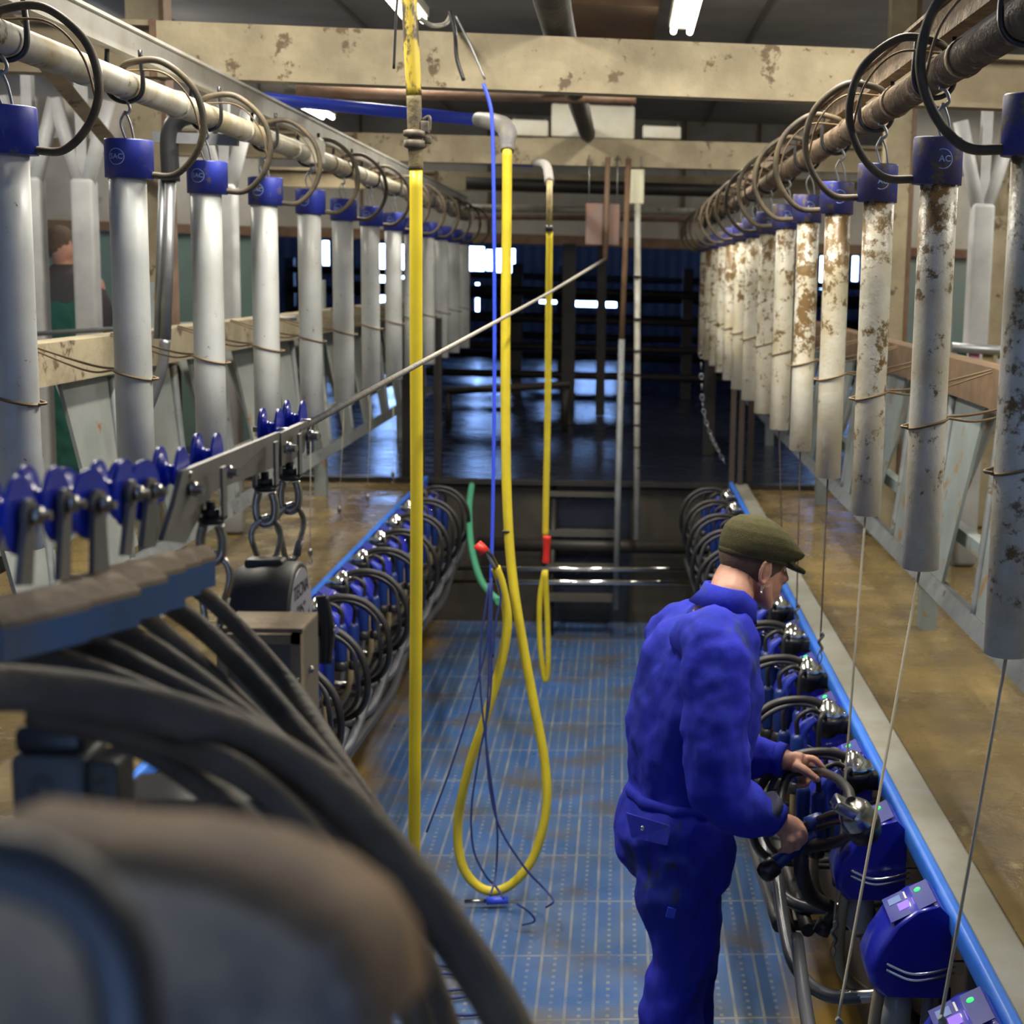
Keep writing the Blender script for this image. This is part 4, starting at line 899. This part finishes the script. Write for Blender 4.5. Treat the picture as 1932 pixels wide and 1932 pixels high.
MB().tube(J((1612, 1570, 3.47), (1575, 1590, 3.55), (1520, 1600, 3.66), (1512, 1640, 3.66), (1530, 1690, 3.68), (1572, 1715, 3.70), (1560, 1745, 3.7)), [.012, .014, .018, .021, .021, .016, .02], 12).build('hanging_liner', M_rub, t)
MB().tube(J((1560, 1738, 3.7), (1548, 1760, 3.7)), .023, 14).build('liner_mouth', M_blk, t)
# ---- person in the background, left
PB = atY(120, 610, 9.5)
t = thing('person', 'person with dark hair in green overalls far behind the left row', 'person', (PB.x, 9.5, .95))
q = lambda x, y, d=0: atY(x, y, 9.5+d)
b = MB(); b.loft([ring(q(x, y), V((1, 0, 0)), V((0, 1, 0)), a, c) for x, y, a, c in ((140, 900, .09, .09), (135, 760, .15, .12), (132, 640, .19, .14), (130, 570, .20, .14), (128, 535, .18, .13), (125, 515, .12, .1), (122, 503, .06, .06), (120, 485, .055, .06))])
b.ball(q(118, 466), (.085, .095, .115), 16); b.tube([q(172, 530), q(188, 590), q(180, 650)], [.07, .06, .045], 10); b.tube([q(90, 530), q(78, 590), q(92, 650)], [.07, .06, .045], 10)
b.ball(q(134, 474, -.03), (.03, .03, .04), 10); b.tube([q(180, 650), q(170, 665)], [.04, .03], 8)
bb = b.build('body', M_skin, t); remesh(bb, .012, 3)
b = MB(); b.loft([ring(q(x, y), V((1, 0, 0)), V((0, 1, 0)), a, c) for x, y, a, c in ((142, 990, .15, .12), (140, 780, .19, .15), (134, 640, .215, .16), (130, 570, .225, .16), (128, 545, .20, .15))])
o = b.build('overalls', M_greencl, t); remesh(o, .014, 4, .015)
b = MB(); b.loft([ring(q(x, y), V((1, 0, 0)), V((0, 1, 0)), a, c) for x, y, a, c in ((130, 572, .222, .158), (128, 540, .205, .15), (125, 516, .15, .125), (122, 503, .075, .075), (122, 497, .065, .068))]); b.tube([q(165, 535), q(190, 590), q(182, 645)], [.085, .075, .055], 10); b.tube([q(92, 535), q(74, 590), q(90, 645)], [.085, .075, .055], 10)
o = b.build('shirt', M_greycl, t); remesh(o, .014, 4)
MB().ball(q(114, 460), (.093, .10, .112), 16).build('hair', M_hair, t)
# ============================================================ foreground hoist track, trolleys, hoses
RP = [(-60, 1010, 1.02), (30, 968, 1.16), (108, 950, 1.25), (160, 944, 1.33), (222, 930, 1.42), (262, 922, 1.5), (320, 905, 1.62), (390, 866, 1.82), (508, 818, 2.08), (555, 800, 2.2)]
t = thing('steel_cable', 'taut pale steel cable running from the pulleys to the far rusty rod', 'cable', atY(585, 828, 2.28))
a = atY(560, 812, 2.2); z = atY(1142, 489, 9.75)
MB().tube([a, a.lerp(z, .5)+V((0, 0, -.01)), z], [.0055, .006, .010], 8, curve=False).build('cable', mat('steel_rope', (.36, .34, .3), .6, .4, c2=(.25, .23, .2), scale=60), t)
MB().cyl(atY(573, 822, 2.24), atY(597, 822, 2.27), .008).build('end_ferrule', M_chromed, t); 
def spool(c, ax, r, w_, m, par, nm='sheave'):
    pr = [(.2*r, 0), (.97*r, 0), (.97*r, 0), (r, .03*w_), (r, .07*w_), (r*.98, .09*w_), (r*.98, .09*w_), (r*.7, .16*w_), (r*.42, .3*w_), (r*.33, .5*w_), (r*.42, .70*w_), (r*.7, .84*w_), (r*.98, .91*w_), (r*.98, .91*w_), (r, .93*w_), (r, .97*w_), (.97*r, w_), (.97*r, w_), (.2*r, w_)]
    b = MB(); a = c-ax*w_/2
    for q in (0, .88): b.cyl(a+ax*(q*w_), a+ax*((q+.12)*w_), r, seg=32)
    b.lathe(a, [(r*.9, .10*w_), (r*.66, .2*w_), (r*.42, .34*w_), (r*.35, .5*w_), (r*.42, .66*w_), (r*.66, .8*w_), (r*.9, .9*w_)], axis=ax, seg=32)
    return b.build(nm, m, par)
axv = V((.985, -.16, 0)).normalized()
sp = [(22, 972, 1.17), (92, 950, 1.25), (158, 950, 1.33), (222, 930, 1.43), (262, 925, 1.52)]
hang_to = [(38, 1105), (112, 1095), (182, 1080), (232, 1048), (274, 1032)]
for i, ((x, y, Y), (hx, hy_)) in enumerate(zip(sp, hang_to)):
    c = atY(x, y, Y); n_ = ['leftmost', 'second from left', 'third from left', 'fourth from left', 'fifth from left'][i]
    t = thing('festoon_trolley', 'blue wheeled trolley hanging a steel strap, %s in the foreground' % n_, 'cable trolley', c, 'blue cable trolleys in the foreground')
    ax = (axv if i in (2, 4) else V((1, .03, .0)).normalized())
    spool(c-ax*.006, ax, .031, .026, M_sheave, t)
    e = c+ax*.010; h = atY(hx, hy_, Y-.01); d = (h-e)
    m = MB(); s_ = ax*.003; u = V((0, 1, 0)).cross(ax).cross(ax).normalized(); u = d.normalized().cross(ax).normalized()*.009
    m.prism([e+u-d*.08, e-u-d*.08, h-u*1.5, h+u*1.5], ax*.005); m.lathe(e, [(.013, 0), (.013, .005)], axis=ax, seg=16); m.build('strap', M_steel, t)
    MB().lathe(e+ax*.004, [(.008, 0), (.008, .008), (.004, .009), (.004, .015)], axis=ax, seg=6).build('bolt', M_chromed, t)
    # saddle
for i, (x, y, Y, w_, hh, rz) in enumerate(((25, 1165, 1.10, .05, .024, -.1), (75, 1150, 1.17, .05, .025, -.2), (135, 1135, 1.24, .055, .026, -.3), (200, 1110, 1.33, .05, .028, -.3), (252, 1090, 1.44, .04, .034, -.2), (292, 1078, 1.53, .034, .03, -.1), (328, 1068, 1.62, .03, .028, 0))):
    c = atY(x, y, Y); t = thing('cable_saddle', 'blue grey saddle with dusty top under the trolleys, %s from the left' % ORD[i].replace('nearest', 'first'), 'cable saddle', c-V((0, 0, .02)), 'blue grey cable saddles')
    m = MB(); n = 9; ro = rotz(-.5)
    top = [V((-w_/2+w_*k/(n-1), 0, .012*math.sin(math.pi*k/(n-1)))) for k in range(n)]
    pts = [c+ro @ (p+V((0, -.03, 0))) for p in top]+[c+ro @ V((w_/2, -.03, -hh)), c+ro @ V((-w_/2, -.03, -hh))]
    m.prism(pts, ro @ V((0, .075, 0))); m.build('saddle', M_bluegr, t)
    pts = [c+ro @ (p+V((0, -.031, .0))) for p in top]+[c+ro @ (p+V((0, -.031, .0045))) for p in reversed(top)]
    MB().prism(pts, ro @ V((0, .078, 0))).build('dusty_top', M_dusto, t)
# flat bar track
t = thing('track_bar', 'flat grey steel bar carrying blue wheels, shackles hanging from it', 'steel bar', atY(430, 890, 1.85))
def pc(pts, Ys): return [atY(x, y, Yy) for (x, y), Yy in zip(pts, Ys)]
p = pc(((345, 889), (528, 815), (525, 879), (404, 926), (350, 1025), (308, 1020), (330, 950)), (1.66, 2.11, 2.11, 1.8, 1.67, 1.58, 1.62)); MB().prism(p, (-.006, .002, 0)).build('plate', M_steel, t)
p = pc(((530, 817), (581, 794), (575, 853), (532, 880)), (2.115, 2.24, 2.24, 2.115)); MB().prism(p, (-.008, .002, 0)).build('end_plate', M_steel, t)
for x, y, Y in ((360, 922, 1.68), (427, 890, 1.83), (540, 845, 2.12), (582, 822, 2.23)):
    c = atY(x, y, Y); MB().lathe(c, [(.009, 0), (.009, .006), (.0055, .007), (.0055, .016)], axis=(.95, -.3, 0), seg=6).build('bolt', M_chromed, t)
for i, (x, y, Y) in enumerate(((318, 902, 1.66), (388, 870, 1.84), (510, 815, 2.14), (556, 798, 2.24))):
    c = atY(x, y, Y)+V((-.006, .03, 0)); tt = thing('sheave_wheel', 'glossy blue grooved wheel on the steel bar, %s' % ['at its left end', 'second from left', 'third from left', 'at its right end'][i], 'wheel', c, 'blue wheels on the steel bar')
    spool(c, V((1, .04, 0)).normalized(), .031, .026, M_sheave, tt); MB().cyl(c-V((.024, 0, 0)), c+V((.024, -.004, 0)), .004).build('axle', M_chromed, tt)
# shackles and carabiners
for i, (x, y, Y, k) in enumerate(((398, 975, 1.75, 1.12), (500, 915, 2.03, 1.), (546, 895, 2.16, .95))):
    c = atY(x, y, Y); n_ = ['left', 'middle', 'right'][i]
    t = thing('bow_shackle', 'bow shackle with black nut under the steel bar, %s one' % n_, 'shackle', c-V((0, 0, .04)), 'shackles under the steel bar')
    m = MB(); s = .014
    m.box(c+V((-s, .004, .028)), (.003, .018, .06)); m.box(c+V((s, .004, .028)), (.003, .018, .06)); m.box(c+V((0, .004, -.002)), (.031, .018, .004)); m.build('strap_bracket', M_steel, t)
    m = MB(); m.lathe(c, [(.011, 0), (.011, .008), (.006, .009), (.006, .018)], seg=6); m.lathe(c+V((0, 0, -.008)), [(.014, 0), (.015, .004), (.014, .006)], seg=18); m.build('nut', M_blk, t)
    m = MB(); a0 = c+V((0, 0, -.01)); m.tube([a0+V((-.009, 0, 0)), a0+V((-.0125, 0, -.018)), a0+V((-.010, 0, -.036)), a0+V((0, 0, -.043)), a0+V((.010, 0, -.036)), a0+V((.0125, 0, -.018)), a0+V((.009, 0, 0))], .0058, 12); m.build('bow', M_chromed, t)
    lo = a0+V((0, 0, -.036)); ln = .072 if i else .08
    t2 = thing('carabiner', 'steel carabiner hanging from the %s bow shackle' % n_, 'carabiner', lo-V((0, 0, ln)), 'carabiners under the shackles')
    ro = rotz(.5 if i else .2)
    pts = [(-.006, 0, 0), (-.017, 0, -.012), (-.019, 0, -.026), (-.012, 0, -.050), (-.008, 0, -ln), (.0, 0, -ln-.006), (.008, 0, -ln), (.0135, 0, -.050), (.019, 0, -.026), (.016, 0, -.010), (.006, 0, .002), (-.006, 0, 0)]
    m = MB().tube([lo+ro @ V(p)*1.0 for p in pts], .0042, 12, n=6); m.build('hook_body', M_chromed, t2)
    MB().cyl(lo+ro @ V((.0135, 0, -.050)), lo+ro @ V((.0085, 0, -ln)), .0056).build('gate_sleeve', M_steel, t2)
# spring balancer
bc = atY(548, 1168, 1.96)
t = thing('spring_balancer', 'black drum balancer with a silver label hanging from two carabiners', 'spring balancer', bc-V((0, 0, .075)))
MB().lathe(bc+V((-.075, 0, 0)), [(.05, 0), (.066, .006), (.074, .02), (.076, .05), (.076, .085), (.072, .088)], axis=(1, 0, 0), seg=40).build('drum', M_body, t)
MB().box(bc+V((-.03, 0, .07)), (.05, .03, .022), bev=.005).build('lug', M_body, t)
lb = MB().lathe(bc+V((.0125, 0, 0)), [(.068, 0), (.068, .0015)], axis=(1, 0, 0), seg=40).build('label_disc', M_label, t)
m = MB(); wr = lambda x, y: bc+V((.0146, x, y))
text_on(m, 'TECNA', .026, lambda x, y: wr(x*1.05, y+.040), .0004); text_on(m, 'Bologna - Italy', .009, lambda x, y: wr(x, y+.019), .0002)
for tx, xx, yy in (('0', -.045, .0), ('4', .045, .0), ('kg', -.04, -.03)): text_on(m, tx, .016, lambda x, y, xx=xx, yy=yy: wr(x+xx, y+yy), .0003)
n = 30
for k in range(n):
    a0 = 2*math.pi*k/n; a1 = 2*math.pi*(k+1)/n; i_ = len(m.v)
    for (a, r_) in ((a0, .017), (a1, .017), (a1, .0135), (a0, .0135)): m.v.append(wr(r_*math.cos(a), r_*math.sin(a)))
    m.face((i_, i_+1, i_+2, i_+3))
m.build('lettering', M_ink, lb)
k = bc+V((.012, -.0, -.012)); m = MB(); m.cyl(k, k+V((.03, -.005, 0)), .011); m.tube([k+V((.03, -.005, .045)), k+V((.035, -.005, .0)), k+V((.033, -.005, -.045))], [.008, .011, .009], 10); m.build('locking_lever', M_blk, t)
MB().lathe(k+V((.044, -.006, 0)), [(.006, 0), (.006, .005)], axis=(1, -.1, 0), seg=6).build('lever_screw', M_chrome, t)
m = MB().cyl(bc+V((-.03, 0, -.07)), bc+V((-.03, 0, -.12)), .003); m.build('wire_rope', M_chromed, t)
# steel box below
c = atY(508, 1345, 1.82); t = thing('steel_housing', 'dusty beige edged steel box below the black balancer', 'steel box', c-V((0, 0, .11)))
wx, wy, wz = .098, .09, .22
MB().box(c+V((0, .01, 0)), (wx, wy, wz)).build('housing', mat('grey_brown_steel', (.13, .12, .1), .6, .3, c2=(.2, .17, .12), scale=6), t)
m = MB(); f0 = c+V((0, -wy/2+.008, 0))
m.box(f0+V((0, 0, wz/2-.006)), (wx, .02, .012)); m.box(f0+V((wx/2-.006, 0, 0)), (.012, .02, wz)); m.box(f0+V((-wx/2+.006, 0, 0)), (.012, .02, wz)); m.build('rim', M_dusto, t)
m = MB(); m.box(c+V((0, .01, wz/2+.002)), (wx, wy, .005)); m.build('dusty_lid', M_dusto, t)
for dz in (.06,): MB().ball(f0+V((wx/2-.006, -.010, wz/2-.055)), .0045, 10).build('rivet', M_chromed, t)
MB().ball(c+V((wx/2+.001, .0, wz/2-.055)), .005, 10).build('rivet', M_chromed, t)
# connector block and grey housings under the hoses
c = atY(115, 1468, 1.12); t = thing('connector_block', 'dark grey connector block with coloured cables below the big hoses', 'connector', c-V((0, 0, .03)))
MB().box(c, (.055, .05, .05), bev=.006).build('housing', mat('grey_connector', (.09, .09, .09), .5, c2=(.06, .06, .06)), t)
m = MB(); ec = c+V((-.004, -.0256, 0))
for r_ in (.011, .007):
    for k in range(24):
        a0 = 2*math.pi*k/24; a1 = 2*math.pi*(k+1)/24; i_ = len(m.v)
        for (a, q) in ((a0, r_), (a1, r_), (a1, r_-.0015), (a0, r_-.0015)): m.v.append(ec+V((q*math.cos(a)*.8, 0, q*math.sin(a))))
        m.face((i_, i_+3, i_+2, i_+1))
m.build('round_emblem', mat('emblem_grey', (.03, .03, .03), .6), t)
MB().box(c+V((0, 0, .035)), (.05, .045, .02), bev=.006).build('seal', M_blk, t)
for i, (dx, m_) in enumerate(((-.012, mat('dark_cable', (.05, .06, .055), .5)), (.018, M_red))):
    e = c+V((dx, -.004, -.026)); MB().lathe(e+V((0, 0, -.018)), [(.009, 0), (.0115, .006), (.0115, .02)], seg=16).build('gland', M_blk, t); MB().tube([e+V((0, 0, -.01)), e+V((-.002, 0, -.04)), e+V((-.008, -.01, -.09))], .005, 10).build('cable', m_, t)
MB().tube([c+V((.035, 0, -.024)), c+V((.028, 0, -.038)), c+V((.012, -.01, -.06))], .007, 10).build('cable', mat('light_blue_cable', (.08, .2, .75), .4), t)
c = atY(212, 1490, 1.10); t = thing('warning_unit', 'dark unit with scratched marks right of the connector block', 'control unit', c-V((0, 0, .03)))
MB().box(c, (.022, .04, .055), bev=.004).build('housing', mat('warn_housing', (.05, .05, .045), .5), t)
m = MB()
for k in range(4):
    z = .018-.012*k; e = c+V((0, -.0205, z)); m.tube([e+V((-.006, 0, -.004)), e+V((0, 0, .004)), e+V((.006, 0, -.004)), e+V((-.006, 0, -.004))], .0006, 5, curve=False)
m.build('warning_marks', mat('faded_marks', (.16, .13, .05), .6), t)
c = atY(410, 1650, 1.27); t = thing('transformer_case', 'large dark grey case with faded rating plate behind the foreground hoses', 'case', c-V((0, 0, .07)))
MB().box(c, (.155, .08, .16), bev=.008).build('case', mat('dark_case', (.05, .048, .048), .6, c2=(.035, .033, .033)), t)
MB().box(c+V((-.02, -.0405, .03)), (.03, .001, .05)).build('rating_plate', mat('faded_plate', (.022, .02, .02), .5), t)
# hoses: (points px, depth) and radius
HS = [('long thin hose arching at the back of the bundle', .0095, ((296, 1082, 1.60), (345, 1095, 1.68), (400, 1135, 1.72), (470, 1205, 1.7), (545, 1290, 1.66), (600, 1370, 1.58), (650, 1450, 1.5), (720, 1560, 1.45), (760, 1700, 1.42), (790, 1950, 1.4)), M_dust),
      ('hose second from the back of the bundle', .0105, ((250, 1112, 1.48), (300, 1130, 1.52), (380, 1185, 1.5), (460, 1260, 1.46), (540, 1350, 1.42), (600, 1420, 1.38), (680, 1520, 1.34), (760, 1660, 1.3), (830, 1950, 1.28)), M_dust),
      ('short hose tucked between two thicker ones', .0085, ((190, 1130, 1.36), (240, 1142, 1.42), (300, 1185, 1.45), (370, 1245, 1.46), (440, 1310, 1.46), (520, 1390, 1.45), (640, 1500, 1.42)), M_dust),
      ('hose third from the back of the bundle', .0100, ((118, 1165, 1.26), (190, 1178, 1.32), (270, 1212, 1.33), (370, 1280, 1.31), (470, 1360, 1.28), (560, 1430, 1.24), (640, 1490, 1.22), (740, 1600, 1.2)), M_dust),
      ('hose fourth from the back of the bundle', .0100, ((45, 1190, 1.18), (120, 1200, 1.22), (210, 1232, 1.23), (310, 1285, 1.21), (420, 1345, 1.19), (520, 1405, 1.17), (640, 1480, 1.12)), M_dust),
      ('hose at left just above the thickest one', .0095, ((-40, 1225, 1.12), (60, 1235, 1.16), (160, 1262, 1.17), (260, 1300, 1.16), (360, 1345, 1.15), (460, 1390, 1.14), (560, 1440, 1.13)), M_dust),
      ('thickest black hose sweeping across the foreground', .0155, ((-60, 1298, .98), (60, 1300, 1.0), (200, 1318, 1.02), (350, 1355, 1.03), (480, 1405, 1.03), (590, 1470, 1.03), (690, 1560, 1.02), (780, 1665, 1.0), (860, 1775, .98), (930, 1880, .96), (985, 1990, .94)), M_dust),
      ('black hose below the thickest one, on its inner side', .0105, ((60, 1345, 1.06), (300, 1395, 1.05), (420, 1440, 1.0), (510, 1500, 1.0), (590, 1585, .99), (670, 1690, .98), (740, 1800, .97), (800, 1960, .95)), M_dust),
      ('innermost black hose curving down at the bottom', .0105, ((200, 1370, 1.07), (330, 1440, 1.05), (430, 1520, 1.02), (520, 1610, .98), (595, 1700, .94), (660, 1800, .9), (720, 1960, .88)), M_dust),
      ('lower hose almost hidden beside the thickest one', .0105, ((560, 1480, 1.1), (640, 1570, 1.1), (720, 1680, 1.09), (790, 1800, 1.08), (850, 1960, 1.06)), M_dust)]
for lab, r, pts, m_ in HS:
    tag(MB().tube([atY(*p) for p in pts], r, 18).build('rubber_hose', m_), lab, 'hose', 'dusty rubber hoses in the foreground')
# very near machine cover at the bottom left, far out of focus
pts = [(-80, 1570, .40), (80, 1590, .40), (260, 1600, .40), (430, 1630, .40), (560, 1685, .40), (650, 1750, .40), (700, 1830, .40), (725, 1960, .40), (-80, 1960, .40)]
t = thing('machine_cover', 'dusty brown machine cover, very close and blurred in the bottom left corner', 'machine cover', atY(300, 1940, .42))
P = [atY(*p) for p in pts]
MB().loft([[p+V((.006, .05, -.008)) for p in P], [p for p in P], [p+V((-.004, -.01, -.004)) for p in P]][::-1]).build('cover', mat('dusty_brown_cover', (.30, .19, .095), .8, c2=(.06, .042, .03), scale=13, spots=(.2, .16, .12), sth=.6, sscale=16), t)
tag(MB().tube([atY(-80, 1625, .33), atY(40, 1635, .33), atY(150, 1690, .33), atY(220, 1790, .33), atY(250, 1960, .33)], .0075, 14).build('rubber_hose', M_rub), 'blurred black hose crossing the machine cover in the bottom left corner', 'hose')
